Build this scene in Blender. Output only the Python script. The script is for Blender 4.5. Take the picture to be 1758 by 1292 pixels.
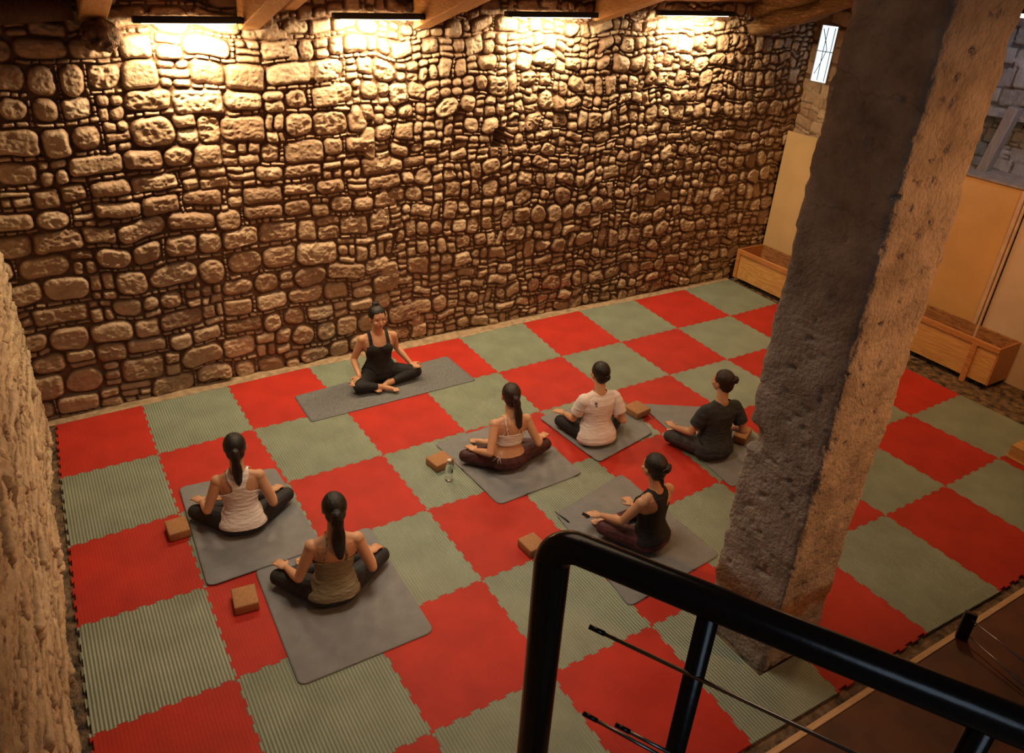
import bpy, bmesh, math, random
import numpy as np
from mathutils import Vector, Matrix, Euler
for o in list(bpy.data.objects): bpy.data.objects.remove(o)
SC = bpy.context.scene
COL = SC.collection
rnd = random.Random(7)

# ------------------------------------------------------------------ camera
CAMP = (.594, -8.043, 4.621); CAMR = (1.060, -.053, -.545); FPX = 1316.
cd = bpy.data.cameras.new('camera'); cam = bpy.data.objects.new('camera', cd); COL.objects.link(cam)
cam.location = CAMP; cam.rotation_euler = CAMR
cd.sensor_fit = 'HORIZONTAL'; cd.sensor_width = 36.; cd.lens = FPX*36./1758.; cd.clip_start = .05
SC.camera = cam
# ------------------------------------------------------------------ world, exposure, lights
w = bpy.data.worlds.new('world'); SC.world = w; w.use_nodes = True
w.node_tree.nodes['Background'].inputs[0].default_value = (.62, .50, .40, 1)
w.node_tree.nodes['Background'].inputs[1].default_value = .05
SC.view_settings.view_transform = 'Standard'; SC.view_settings.look = 'None'
SC.view_settings.gamma = 1; SC.view_settings.use_curve_mapping = False
SC.view_settings.exposure = 0.0

def area(name, loc, rot, sx, sy, power, col):
    l = bpy.data.lights.new(name, 'AREA'); l.shape = 'RECTANGLE'; l.size = sx; l.size_y = sy
    l.energy = power; l.color = col
    o = bpy.data.objects.new(name, l); COL.objects.link(o); o.location = loc; o.rotation_euler = rot
    return o
def spot(name, loc, aim, power, col, ang, blend=.6, rad=.1):
    l = bpy.data.lights.new(name, 'SPOT'); l.energy = power; l.color = col; l.spot_size = math.radians(ang)
    l.spot_blend = blend; l.shadow_soft_size = rad
    o = bpy.data.objects.new(name, l); COL.objects.link(o); o.location = loc
    o.rotation_euler = (Vector(aim)-Vector(loc)).to_track_quat('-Z', 'Y').to_euler()
    return o
WASH = (1., .73, .44)
LAMPS = [(1.66, 2.52, 3.885), (3.50, 4.42, 3.93), (5.50, 6.66, 3.965), (7.72, 8.92, 4.0)]
for x0, x1, z in LAMPS:
    area('wall_lamp_light', ((x0+x1)/2, .04, z-.075), (math.radians(20), 0, 0), (x1-x0)*.72, .05, 80, WASH)
# hanging tube lamp of the hall, followed by unseen fill lights
area('tube_and_fill_light', (8.35, -4.35, 4.28), (0, 0, math.radians(62)), 1.2, .08, 55, (1., .52, .20))
area('tube_and_fill_light', (2.9, -3.2, 4.95), (0, 0, 0), 1.6, 1.6, 60, (1., .78, .55)).data.spread = math.radians(105)  # broad soft fill added over the class, no fixture
spot('added_spot', (7.3, -9.2, 3.9), (5.0, -5.8, 2.6), 640, (1., .39, .12), 66, 1., .25)  # unseen orange spot added to light the pillar's front face
spot('added_spot', (7.6, -5.6, 4.5), (10.9, -2.9, 1.3), 250, (1., .42, .13), 75, 1., .2)  # unseen orange spot added to warm the right-hand boards
area('tube_and_fill_light', (1.6, -6.2, 5.4), (0, 0, 0), 1.2, 1.2, 8, (1., .72, .45))  # weak fill added towards the front left, no fixture
area('skylight', (-.2+.6, -10.4, 5.8), (math.radians(55), 0, math.radians(-20)), 1.6, 1.2, 10, (.62, .78, 1.))
spot('daylight_spot', (9.6, -4.6, 5.0), (11.5, -2.8, 3.1), 150, (.58, .76, 1.), 55, .8, .2)  # cool spot added inside the hall to put daylight on the grey blocks

# ------------------------------------------------------------------ pixel helpers
_R = np.array(Euler(CAMR).to_matrix()); _C = np.array(CAMP)
def ray(u, v): return _R@np.array([(u-879)/FPX, -(v-646)/FPX, -1.])
def pz(u, v, z=0.): d = ray(u, v); return _C+d*(z-_C[2])/d[2]
def px_(u, v, x): d = ray(u, v); return _C+d*(x-_C[0])/d[0]
def py_(u, v, y): d = ray(u, v); return _C+d*(y-_C[1])/d[1]

# ------------------------------------------------------------------ noise
def _h(ix, iy, iz, s):
    n = (ix*374761393+iy*668265263+iz*2147483647+s*1274126177) & 0xffffffff
    n = ((n ^ (n >> 13))*1274126177) & 0xffffffff
    return ((n ^ (n >> 16)) & 0xffffff)/float(0xffffff)
def noise(x, y, z=0., s=0):
    x = np.asarray(x, float); y = np.asarray(y, float); z = np.asarray(z, float)+np.zeros_like(x)
    ix = np.floor(x).astype(np.int64); iy = np.floor(y).astype(np.int64); iz = np.floor(z).astype(np.int64)
    fx = x-ix; fy = y-iy; fz = z-iz
    fx = fx*fx*(3-2*fx); fy = fy*fy*(3-2*fy); fz = fz*fz*(3-2*fz)
    r = 0
    for a in (0, 1):
        for b in (0, 1):
            for c in (0, 1):
                r = r+_h(ix+a, iy+b, iz+c, s)*(fx if a else 1-fx)*(fy if b else 1-fy)*(fz if c else 1-fz)
    return r*2-1
def fbm(x, y, z=0., s=0, o=3):
    r = 0; a = 1.; t = 0
    for i in range(o):
        r = r+a*noise(np.asarray(x)*2**i, np.asarray(y)*2**i, np.asarray(z)*2**i, s+i*17); t += a; a *= .5
    return r/t

# ------------------------------------------------------------------ object helpers
def mesh_obj(name, verts, faces, mat=None, parent=None, smooth=False, loc=None):
    me = bpy.data.meshes.new(name); me.from_pydata([tuple(map(float, v)) for v in verts], [], [tuple(map(int, f)) for f in faces]); me.update()
    if smooth: me.shade_smooth()
    o = bpy.data.objects.new(name, me); COL.objects.link(o)
    if mat: me.materials.append(mat)
    if parent: o.parent = parent
    if loc is not None: o.location = loc
    return o
def np_mesh(name, V, F, mat=None, parent=None, smooth=True):
    V = np.asarray(V, np.float32); F = np.asarray(F, np.int32); k = F.shape[1]
    me = bpy.data.meshes.new(name)
    me.vertices.add(len(V)); me.vertices.foreach_set('co', V.ravel())
    me.loops.add(F.size); me.loops.foreach_set('vertex_index', F.ravel())
    me.polygons.add(len(F)); me.polygons.foreach_set('loop_start', np.arange(0, F.size, k, dtype=np.int32))
    me.update(calc_edges=True); me.validate()
    if smooth: me.shade_smooth()
    o = bpy.data.objects.new(name, me); COL.objects.link(o)
    if mat: me.materials.append(mat)
    if parent: o.parent = parent
    return o
def bm_obj(name, bm, mat=None, parent=None, smooth=False):
    me = bpy.data.meshes.new(name); bm.normal_update(); bm.to_mesh(me); bm.free()
    if smooth: me.shade_smooth()
    o = bpy.data.objects.new(name, me); COL.objects.link(o)
    if mat: me.materials.append(mat)
    if parent: o.parent = parent
    return o
def bbox(bm, c, s, rot=None, bev=0., seg=2):
    r = bmesh.ops.create_cube(bm, size=1); vs = r['verts']
    for v in vs: v.co = Vector((v.co.x*s[0], v.co.y*s[1], v.co.z*s[2]))
    if bev > 0:
        es = list({e for v in vs for e in v.link_edges})
        rr = bmesh.ops.bevel(bm, geom=es, offset=bev, segments=seg, affect='EDGES', profile=.5)
        vs = list({v for f in rr['faces'] for v in f.verts} | {v for v in vs if v.is_valid})
    M = Matrix.Translation(Vector(c))@(rot.to_4x4() if rot else Matrix.Identity(4))
    bmesh.ops.transform(bm, matrix=M, verts=vs)
def tube_geo(path, rads, n=12, cap=True):
    P = [Vector(p) for p in path]; V = []; F = []
    if not hasattr(rads, '__len__'): rads = [rads]*len(P)
    t0 = (P[1]-P[0]).normalized(); up = Vector((0, 0, 1)) if abs(t0.z) < .9 else Vector((0, 1, 0))
    nrm = (up-t0*up.dot(t0)).normalized()
    for i, p in enumerate(P):
        t = (P[min(i+1, len(P)-1)]-P[max(i-1, 0)]).normalized()
        nrm = (nrm-t*nrm.dot(t)).normalized(); b = t.cross(nrm)
        for k in range(n):
            a = 2*math.pi*k/n; V.append(p+(nrm*math.cos(a)+b*math.sin(a))*rads[i])
    for i in range(len(P)-1):
        for k in range(n):
            F.append((i*n+k, i*n+(k+1) % n, (i+1)*n+(k+1) % n, (i+1)*n+k))
    if cap:
        F.append(tuple(range(n-1, -1, -1))); F.append(tuple((len(P)-1)*n+k for k in range(n)))
    return V, F
def tube(name, path, rads, mat, parent=None, n=12):
    V, F = tube_geo(path, rads, n); o = mesh_obj(name, V, F, mat, parent, True)
    return o
def thing(name, label, cat, loc=(0, 0, 0), rz=0., group=None):
    o = bpy.data.objects.new(name, None); COL.objects.link(o); o.location = loc; o.rotation_euler = (0, 0, rz)
    o.empty_display_size = .1
    tag(o, label, cat, group); return o
def tag(o, label, cat, group=None):
    o['label'] = label; o['category'] = cat
    if group: o['group'] = group
    return o
def struct(o): o['kind'] = 'structure'; return o

# ------------------------------------------------------------------ materials
class NT:
    def __init__(s, name):
        s.m = bpy.data.materials.new(name); s.m.use_nodes = True; s.t = s.m.node_tree
        s.b = s.t.nodes['Principled BSDF']
    def n(s, typ, **k):
        d = s.t.nodes.new(typ)
        for a, v in k.items():
            if a.startswith('i_'): d.inputs[int(a[2:]) if a[2:].isdigit() else a[2:].replace('_', ' ')].default_value = v
            else: setattr(d, a, v)
        return d
    def l(s, a, b): s.t.links.new(a, b)
def mat_basic(name, col, rough=.7, var=.12, scale=8., bump=.15, bscale=40., metal=0., spec=.5, stretch=(1, 1, 1), dark=None, bdist=.01, coat=0.):
    t = NT(name); b = t.b
    tc = t.n('ShaderNodeTexCoord'); mp = t.n('ShaderNodeMapping'); mp.inputs['Scale'].default_value = stretch
    t.l(tc.outputs['Object'], mp.inputs['Vector'])
    n1 = t.n('ShaderNodeTexNoise'); n1.inputs['Scale'].default_value = scale; n1.inputs['Detail'].default_value = 6
    t.l(mp.outputs[0], n1.inputs['Vector'])
    rp = t.n('ShaderNodeValToRGB')
    lo = dark if dark else tuple(c*(1-var*2.2) for c in col); hi = tuple(min(1, c*(1+var)) for c in col)
    rp.color_ramp.elements[0].position = .3; rp.color_ramp.elements[1].position = .7
    rp.color_ramp.elements[0].color = (*lo, 1); rp.color_ramp.elements[1].color = (*hi, 1)
    t.l(n1.outputs['Fac'], rp.inputs[0]); t.l(rp.outputs[0], b.inputs['Base Color'])
    b.inputs['Roughness'].default_value = rough; b.inputs['Metallic'].default_value = metal
    b.inputs['Specular IOR Level'].default_value = spec
    if coat: b.inputs['Coat Weight'].default_value = coat
    if bump:
        n2 = t.n('ShaderNodeTexNoise'); n2.inputs['Scale'].default_value = bscale; n2.inputs['Detail'].default_value = 5
        t.l(mp.outputs[0], n2.inputs['Vector'])
        bp = t.n('ShaderNodeBump'); bp.inputs['Strength'].default_value = bump; bp.inputs['Distance'].default_value = bdist
        t.l(n2.outputs['Fac'], bp.inputs['Height']); t.l(bp.outputs[0], b.inputs['Normal'])
    return t.m
def mat_emit(name, col, st):
    t = NT(name); t.b.inputs['Base Color'].default_value = (*col, 1)
    t.b.inputs['Emission Color'].default_value = (*col, 1); t.b.inputs['Emission Strength'].default_value = st
    return t.m
def mat_stone(name, c0, c1, c2, mortar, rough=.72, bump=.55):
    # 'tint' attribute: 0..1 per stone, 'joint' attribute: 1 in the mortar
    t = NT(name); b = t.b
    at = t.n('ShaderNodeAttribute', attribute_name='tint'); aj = t.n('ShaderNodeAttribute', attribute_name='joint')
    rp = t.n('ShaderNodeValToRGB'); e = rp.color_ramp.elements
    e[0].color = (*c0, 1); e[1].color = (*c2, 1); m = e.new(.5); m.color = (*c1, 1)
    t.l(at.outputs['Fac'], rp.inputs[0])
    tc = t.n('ShaderNodeTexCoord')
    n1 = t.n('ShaderNodeTexNoise'); n1.inputs['Scale'].default_value = 9; n1.inputs['Detail'].default_value = 8; n1.inputs['Roughness'].default_value = .65
    t.l(tc.outputs['Object'], n1.inputs['Vector'])
    mr = t.n('ShaderNodeMapRange'); mr.inputs[1].default_value = .3; mr.inputs[2].default_value = .7; mr.inputs[3].default_value = .72; mr.inputs[4].default_value = 1.15
    t.l(n1.outputs['Fac'], mr.inputs[0])
    vm = t.n('ShaderNodeVectorMath', operation='SCALE'); t.l(rp.outputs[0], vm.inputs[0]); t.l(mr.outputs[0], vm.inputs['Scale'])
    mx = t.n('ShaderNodeMix', data_type='RGBA'); t.l(aj.outputs['Fac'], mx.inputs[0]); t.l(vm.outputs[0], mx.inputs[6]); mx.inputs[7].default_value = (*mortar, 1)
    t.l(mx.outputs[2], b.inputs['Base Color']); b.inputs['Roughness'].default_value = rough
    n2 = t.n('ShaderNodeTexNoise'); n2.inputs['Scale'].default_value = 26; n2.inputs['Detail'].default_value = 8; n2.inputs['Roughness'].default_value = .62
    t.l(tc.outputs['Object'], n2.inputs['Vector'])
    v = t.n('ShaderNodeTexVoronoi'); v.inputs['Scale'].default_value = 60; t.l(tc.outputs['Object'], v.inputs['Vector'])
    ms = t.n('ShaderNodeMath', operation='LESS_THAN'); ms.inputs[1].default_value = .12; t.l(v.outputs['Distance'], ms.inputs[0])
    ma = t.n('ShaderNodeMath', operation='MULTIPLY_ADD'); ma.inputs[1].default_value = -.25; t.l(ms.outputs[0], ma.inputs[0]); t.l(n2.outputs['Fac'], ma.inputs[2])
    bp = t.n('ShaderNodeBump'); bp.inputs['Strength'].default_value = bump; bp.inputs['Distance'].default_value = .03
    t.l(ma.outputs[0], bp.inputs['Height']); t.l(bp.outputs[0], b.inputs['Normal'])
    return t.m
def mat_wood(name, c0, c1, axis=1, scale=3., rough=.5, bump=.12, knots=True):
    t = NT(name); b = t.b
    tc = t.n('ShaderNodeTexCoord'); mp = t.n('ShaderNodeMapping')
    s = [9., 9., 9.]; s[axis] = .9; mp.inputs['Scale'].default_value = s
    t.l(tc.outputs['Object'], mp.inputs['Vector'])
    n0 = t.n('ShaderNodeTexNoise'); n0.inputs['Scale'].default_value = scale*.5; n0.inputs['Detail'].default_value = 3; n0.inputs['Distortion'].default_value = 1.2
    t.l(mp.outputs[0], n0.inputs['Vector'])
    mu = t.n('ShaderNodeMath', operation='MULTIPLY'); mu.inputs[1].default_value = 14; t.l(n0.outputs['Fac'], mu.inputs[0])
    fr = t.n('ShaderNodeMath', operation='PINGPONG'); fr.inputs[1].default_value = 1.; t.l(mu.outputs[0], fr.inputs[0])
    rp = t.n('ShaderNodeValToRGB'); rp.color_ramp.elements[0].color = (*c0, 1); rp.color_ramp.elements[1].color = (*c1, 1)
    t.l(fr.outputs[0], rp.inputs[0]); t.l(rp.outputs[0], b.inputs['Base Color'])
    b.inputs['Roughness'].default_value = rough
    bp = t.n('ShaderNodeBump'); bp.inputs['Strength'].default_value = bump; bp.inputs['Distance'].default_value = .008
    t.l(fr.outputs[0], bp.inputs['Height']); t.l(bp.outputs[0], b.inputs['Normal'])
    return t.m
def mat_foam(name, col, rib=1., rough=.5, spec=.5):
    t = NT(name); b = t.b
    tc = t.n('ShaderNodeTexCoord')
    n1 = t.n('ShaderNodeTexNoise'); n1.inputs['Scale'].default_value = 3; n1.inputs['Detail'].default_value = 7; t.l(tc.outputs['Object'], n1.inputs['Vector'])
    rp = t.n('ShaderNodeValToRGB'); rp.color_ramp.elements[0].position = .3; rp.color_ramp.elements[1].position = .7
    rp.color_ramp.elements[0].color = (*[c*.82 for c in col], 1); rp.color_ramp.elements[1].color = (*[c*1.1 for c in col], 1)
    t.l(n1.outputs['Fac'], rp.inputs[0]); t.l(rp.outputs[0], b.inputs['Base Color'])
    w = t.n('ShaderNodeTexWave', wave_type='BANDS', bands_direction='X'); w.inputs['Scale'].default_value = 12.4; w.inputs['Distortion'].default_value = .35; w.inputs['Detail'].default_value = 1
    w.inputs['Detail Scale'].default_value = .6
    t.l(tc.outputs['Object'], w.inputs['Vector'])
    n2 = t.n('ShaderNodeTexNoise'); n2.inputs['Scale'].default_value = 90; n2.inputs['Detail'].default_value = 4; t.l(tc.outputs['Object'], n2.inputs['Vector'])
    ma = t.n('ShaderNodeMath', operation='MULTIPLY_ADD'); ma.inputs[1].default_value = rib; t.l(w.outputs['Fac'], ma.inputs[0])
    m2 = t.n('ShaderNodeMath', operation='MULTIPLY'); m2.inputs[1].default_value = .35; t.l(n2.outputs['Fac'], m2.inputs[0]); t.l(m2.outputs[0], ma.inputs[2])
    bp = t.n('ShaderNodeBump'); bp.inputs['Strength'].default_value = .8; bp.inputs['Distance'].default_value = .006
    t.l(ma.outputs[0], bp.inputs['Height']); t.l(bp.outputs[0], b.inputs['Normal'])
    b.inputs['Roughness'].default_value = rough; b.inputs['Specular IOR Level'].default_value = spec
    return t.m

M = {}
M['stone'] = mat_stone('rubble_stone', (.27, .165, .09), (.41, .28, .165), (.54, .41, .26), (.15, .075, .035), rough=.5)
M['stone_left'] = mat_stone('plastered_stone', (.50, .36, .21), (.56, .42, .26), (.62, .48, .31), (.13, .07, .03), rough=.8)
M['stone_right'] = mat_stone('block_stone', (.22, .22, .23), (.28, .285, .29), (.33, .335, .34), (.07, .065, .06))
M['concrete'] = mat_basic('rough_earth_floor', (.17, .11, .06), .6, .5, 12, .9, 30, bdist=.03)
M['pillar'] = mat_basic('pillar_limestone', (.36, .31, .26), .85, .16, 5, .7, 30, bdist=.02)
M['red'] = mat_foam('red_foam', (.42, .026, .014), .10, .6, .25)
M['green'] = mat_foam('grey_green_foam', (.215, .26, .195), 1., .42, .5)
M['border'] = mat_basic('mat_border', (.25, .2, .24), .6)
M['beam'] = mat_wood('rafter_wood', (.42, .24, .09), (.60, .37, .16), 1, 3, .6)
M['plank'] = mat_wood('ceiling_plank', (.16, .075, .028), (.26, .13, .05), 0, 3, .7)
M['oldlog'] = mat_wood('old_log', (.17, .09, .035), (.40, .24, .10), 1, 3, .75, 1.)
M['darkwood'] = mat_wood('dark_beam', (.05, .02, .01), (.10, .045, .02), 1, 3, .7)
M['greywood'] = mat_wood('grey_timber', (.15, .14, .14), (.22, .21, .21), 2, 3, .7)
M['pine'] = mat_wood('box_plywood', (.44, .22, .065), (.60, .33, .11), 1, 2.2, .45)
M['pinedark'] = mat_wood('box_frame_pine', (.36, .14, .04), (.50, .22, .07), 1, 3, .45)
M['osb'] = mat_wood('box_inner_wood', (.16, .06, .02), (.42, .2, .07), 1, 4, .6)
M['panel'] = mat_basic('cream_board', (.55, .38, .18), .55, .05, 2, .05, 20)
M['panel2'] = mat_basic('pale_door_board', (.58, .45, .32), .6, .05, 3, .05, 20)
M['trimwood'] = mat_basic('pale_trim', (.60, .42, .27), .5, .08)
M['brown'] = mat_basic('brown_platform_board', (.11, .030, .009), .6, .25, 3, .08, 15)
M['lightedge'] = mat_wood('pale_wood_edge', (.5, .3, .15), (.62, .4, .22), 0, 3, .5)
M['black'] = mat_basic('black_gloss_paint', (.008, .008, .009), .22, .1, 5, .03, 60)
M['steel'] = mat_basic('steel_rod', (.32, .32, .34), .3, .1, 5, .02, 60, metal=1.)
M['lampblack'] = mat_basic('lamp_housing_black', (.010, .007, .005), .6, .1)
M['tube'] = mat_emit('warm_tube', (1., .78, .48), 14)
M['sky'] = mat_emit('daylight_pane', (.80, .92, 1.), 1.15)
M['bar'] = mat_basic('window_iron_bar', (.06, .20, .26), .5, .1)
M['cork'] = mat_basic('cork', (.36, .17, .065), .75, .14, 90, .2, 200, bdist=.004)
M['matgrey'] = mat_basic('mat_rubber_grey', (.16, .17, .175), .75, .2, 14, .5, 120, stretch=(12, 1, 1), bdist=.006)
M['towel'] = mat_basic('grey_blanket', (.20, .205, .21), .95, .06, 7, .6, 90, bdist=.006)
M['matedge'] = mat_basic('mat_underlay_dark', (.03, .03, .032), .8, .1)
M['skin'] = mat_basic('skin', (.56, .30, .165), .5, .06, 6, .05, 200, bdist=.001)
M['hair'] = mat_basic('black_hair', (.006, .0045, .004), .42, .4, 30, .5, 60, stretch=(6, 6, 1), bdist=.006)
M['hairb'] = mat_basic('brown_hair', (.022, .010, .006), .42, .4, 30, .5, 60, stretch=(6, 6, 1), bdist=.006)
M['cblack'] = mat_basic('black_fabric', (.008, .008, .009), .8, .2, 20, .2, 60)
M['cleg'] = mat_basic('charcoal_leggings', (.016, .016, .018), .7, .2, 20, .2, 60)
M['cgrey'] = mat_basic('dark_grey_leggings', (.055, .052, .056), .8, .2, 20, .2, 60)
M['cshirt'] = mat_basic('slate_tshirt', (.030, .034, .038), .85, .2, 20, .3, 40)
M['cwhite'] = mat_basic('white_cotton', (.72, .66, .62), .8, .04, 12, .35, 22, stretch=(1, 1, 4), bdist=.012)
M['cpink'] = mat_basic('pale_tshirt_cotton', (.74, .66, .62), .8, .04, 12, .3, 14, bdist=.012)
M['colive'] = mat_basic('olive_top', (.23, .20, .12), .75, .08, 12, .5, 22, stretch=(1, 1, 4), bdist=.012)
M['cmaroon'] = mat_basic('maroon_leggings', (.060, .010, .012), .6, .3, 20, .2, 60)
M['cmaroon2'] = mat_basic('plum_trousers', (.090, .018, .022), .7, .3, 20, .2, 60)
M['lip'] = mat_basic('lip', (.36, .09, .06), .5, .05)
M['eye'] = mat_basic('eye_dark', (.03, .015, .01), .3, .05)
M['string'] = mat_basic('white_cord', (.7, .66, .62), .7, .05)
M['purple'] = mat_basic('purple_hair_tie', (.30, .15, .45), .6, .05)
M['clip'] = mat_basic('grey_hair_clip', (.05, .05, .055), .2, .05)
def mat_glass():
    t = NT('clear_plastic'); t.b.inputs['Transmission Weight'].default_value = 1.; t.b.inputs['Roughness'].default_value = .05
    t.b.inputs['IOR'].default_value = 1.33; t.b.inputs['Base Color'].default_value = (.95, .97, 1, 1); return t.m
M['glass'] = mat_glass()

# ------------------------------------------------------------------ rubble masonry as real relief
def stone_layout(W, H, pick, seed):
    """coursed rubble: pick(r,x,z) -> (course height, big-block chance, width range) """
    r = random.Random(seed); out = []; z = 0.
    while z < H:
        hc = pick(r, W*.5, z)[0]; x = -r.uniform(0, .2)
        while x < W:
            ch, pb, (w0, w1) = pick(r, x, z); sub = 1
            u = r.random()
            if u < pb:                                   # one block, often with flat chinking under it
                w = r.uniform(w0, w1); ck = r.uniform(.035, .055) if r.random() < .62 and hc > .14 else 0
                if ck:
                    q = x
                    while q < x+w-.03:
                        e = min(x+w, q+r.uniform(.05, .15)); e = x+w if x+w-e < .04 else e
                        out.append((q, z, e, z+ck)); q = e
                sp = r.uniform(.02, .05) if r.random() < .3 else 0
                out.append((x, z+ck, x+w-sp, z+hc))
                if sp:
                    q = z+ck
                    while q < z+hc-.02:
                        e = min(z+hc, q+r.uniform(.03, .07)); out.append((x+w-sp, q, x+w, e)); q = e
                x += w
            else:                                        # a stack of two or three smaller stones
                w = r.uniform(w0*.7, w1*.6); n = 2 if r.random() < .7 or hc < .17 else 3
                cuts = sorted(r.uniform(.3, .7) if n == 2 else q for q in ([0] if n == 2 else [r.uniform(.25, .4), r.uniform(.6, .75)]))
                lv = [0]+cuts+[1]
                for k in range(len(lv)-1):
                    a, b = z+lv[k]*hc, z+lv[k+1]*hc
                    if r.random() < .4 and w > .19:
                        m = x+w*r.uniform(.35, .65); out += [(x, a, m, b), (m, a, x+w, b)]
                    else: out.append((x, a, x+w, b))
                x += w
        z += hc
    return out
def stone_height(W, H, res, stones, seed, relief=.05, gap=.006, rough=.010, re=(.02, .05), cr=(.45, 1.), an=(11, 15)):
    r = random.Random(seed+5)
    nx = int(W/res)+1; ny = int(H/res)+1
    X, Y = np.meshgrid(np.arange(nx)*res, np.arange(ny)*res)
    irr = 1+np.clip((X-3.5)/3, 0, 1)*(.9 if W > 10 else 0)
    wx = fbm(X*6, Y*6, 0, seed, 2)*.022*irr+fbm(X*2.2, Y*2.2, 3, seed+8, 2)*.05*(irr-1); wy = fbm(X*5+40, Y*5, 0, seed+3, 2)*.024*irr+fbm(X*2.6+9, Y*2.6, 3, seed+8, 2)*.06*(irr-1)+fbm(X*1.6, Y*.8, 7, seed, 2)*.06
    XX = X+wx; YY = Y+wy
    hgt = fbm(X*22, Y*22, 0, seed+9, 3)*.006-.012; tint = np.full(X.shape, .3); joint = np.ones(X.shape)
    fac = np.abs(fbm(X*an[0], Y*an[1], 0, seed+20, 3)); fine = fbm(X*38, Y*38, 0, seed+31, 3)
    for (x0, y0, x1, y1) in stones:
        i0 = max(0, int((x0-.09)/res)); i1 = min(nx, int((x1+.09)/res)+1); j0 = max(0, int((y0-.09)/res)); j1 = min(ny, int((y1+.09)/res)+1)
        if i1 <= i0 or j1 <= j0: continue
        sx = XX[j0:j1, i0:i1]; sy = YY[j0:j1, i0:i1]
        cx = (x0+x1)/2; cy = (y0+y1)/2; g = gap*r.uniform(.4, 1.6); hw = max(.008, (x1-x0)/2-g); hh = max(.008, (y1-y0)/2-g)
        a = r.uniform(-.07, .07)*(3 if x0 > 4 and W > 10 else 1)
        dx = (sx-cx)*math.cos(a)+(sy-cy)*math.sin(a); dy = -(sx-cx)*math.sin(a)+(sy-cy)*math.cos(a)
        rad = min(hw, hh)*r.uniform(*cr)      # corner radius
        qx = np.abs(dx)-(hw-rad); qy = np.abs(dy)-(hh-rad)
        sd = np.hypot(np.maximum(qx, 0), np.maximum(qy, 0))+np.minimum(np.maximum(qx, qy), 0)-rad   # <0 inside
        e = min(r.uniform(*re), min(hw, hh)*.9); t = np.clip(-sd/e, 0, 1)
        prof = np.sqrt(np.clip(1-(1-t)**2, 0, 1))
        size = min(1, min(hw, hh)/.07); Hs = relief*r.uniform(.55, 1.1)*(.45+.55*size)
        tilt = r.uniform(-.12, .12)*dy+r.uniform(-.10, .10)*dx
        h = Hs*prof+(tilt-fac[j0:j1, i0:i1]*rough*3*r.uniform(.3, 1.4)+fine[j0:j1, i0:i1]*rough*.5)*prof*size
        sub = hgt[j0:j1, i0:i1]; inside = (sd < 0) & (h > sub)
        sub[inside] = h[inside]
        tint[j0:j1, i0:i1][inside] = min(1, max(0, r.gauss(.5, .25))); joint[j0:j1, i0:i1][inside] = np.clip(1-t*2.2, 0, 1)[inside]
    return X, Y, hgt, tint, joint
def grid_faces(ny, nx):
    i = np.arange(ny*nx).reshape(ny, nx)
    return np.stack([i[:-1, :-1], i[:-1, 1:], i[1:, 1:], i[1:, :-1]], -1).reshape(-1, 4)
def add_attr(o, name, vals):
    a = o.data.attributes.new(name, 'FLOAT', 'POINT'); a.data.foreach_set('value', np.asarray(vals, np.float32).ravel())
FZ = -.025     # bare floor level; the foam tiles are 25 mm thick, their top is z = 0

def pick_back(r, x, z):
    k = max(0., min(1., (x-2.)/5.))     # big blocks on the left, smaller stones on the right
    return (r.uniform(.17, .25) if x < W_MID else r.uniform(.14, .20)), .66-.26*k, (.20-.07*k, .46-.20*k)
W_MID = 99.
def rubble_back(W, H, seed):
    # two bands of courses, coarse at the left and finer at the right, meeting in a ragged toothed line
    a = [q for q in stone_layout(W, H, lambda r, x, z: (r.uniform(.20, .30), .74, (.22, .50)), seed)]
    b = [q for q in stone_layout(W, H, lambda r, x, z: (r.uniform(.15, .25), .55, (.14, .30)), seed+1)]
    out = []; f = lambda z: 4.3+1.2*float(noise(z*1.3, 3.3, 0, 5))-.35*z
    for q in b:
        if (q[0]+q[2])/2 >= f((q[1]+q[3])/2)-.16: out.append(q)
    for q in a:
        if (q[0]+q[2])/2 < f((q[1]+q[3])/2)+.05: out.append(q)
    return out
WX0, WW, WH = .02, 10.95, 4.42
st = rubble_back(WW, WH, 11)
X, Z, hg, ti, jo = stone_height(WW, WH, .0088, st, 11, relief=.075, gap=.0055, re=(.03, .075), rough=.012)
XW = X+WX0
def wall_y(x): return np.interp(x, [0, .2, 2.2, 4.33, 7, 9.2, 10.1, 10.9], [.20, .20, .29, .31, .27, .21, .19, .19])
hole = (np.abs(XW-5.60) < .09) & (np.abs(Z+FZ-2.55) < .125); hg[hole] = -.40
fade = 1.
Yw = wall_y(XW)+.055-hg
V = np.stack([XW, Yw, Z+FZ], -1).reshape(-1, 3)
ow = np_mesh('wall_back', V, grid_faces(*X.shape)[:, ::1], M['stone']); add_attr(ow, 'tint', ti); add_attr(ow, 'joint', jo)
struct(ow)

# left wall (seen at a grazing angle)
st = stone_layout(9.6, 6.2, lambda r, x, z: (r.uniform(.12, .2), .8, (.5, 1.2)), 23)
X, Z, hg, ti, jo = stone_height(9.6, 6.2, .016, st, 23, relief=.032, gap=.006, rough=.030, re=(.02, .05), cr=(.3, .8), an=(2.2, 16))
Yl = .30-X
V = np.stack([np.interp(-Yl, [-.3, 0, 1.4, 2.8, 4.1, 9.5], [.175, .165, .115, .09, .065, -.02])-.03+hg, Yl, Z+FZ], -1).reshape(-1, 3)
ow = np_mesh('wall_left', V, grid_faces(*X.shape), M['stone_left']); add_attr(ow, 'tint', ti); add_attr(ow, 'joint', jo); struct(ow)

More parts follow.
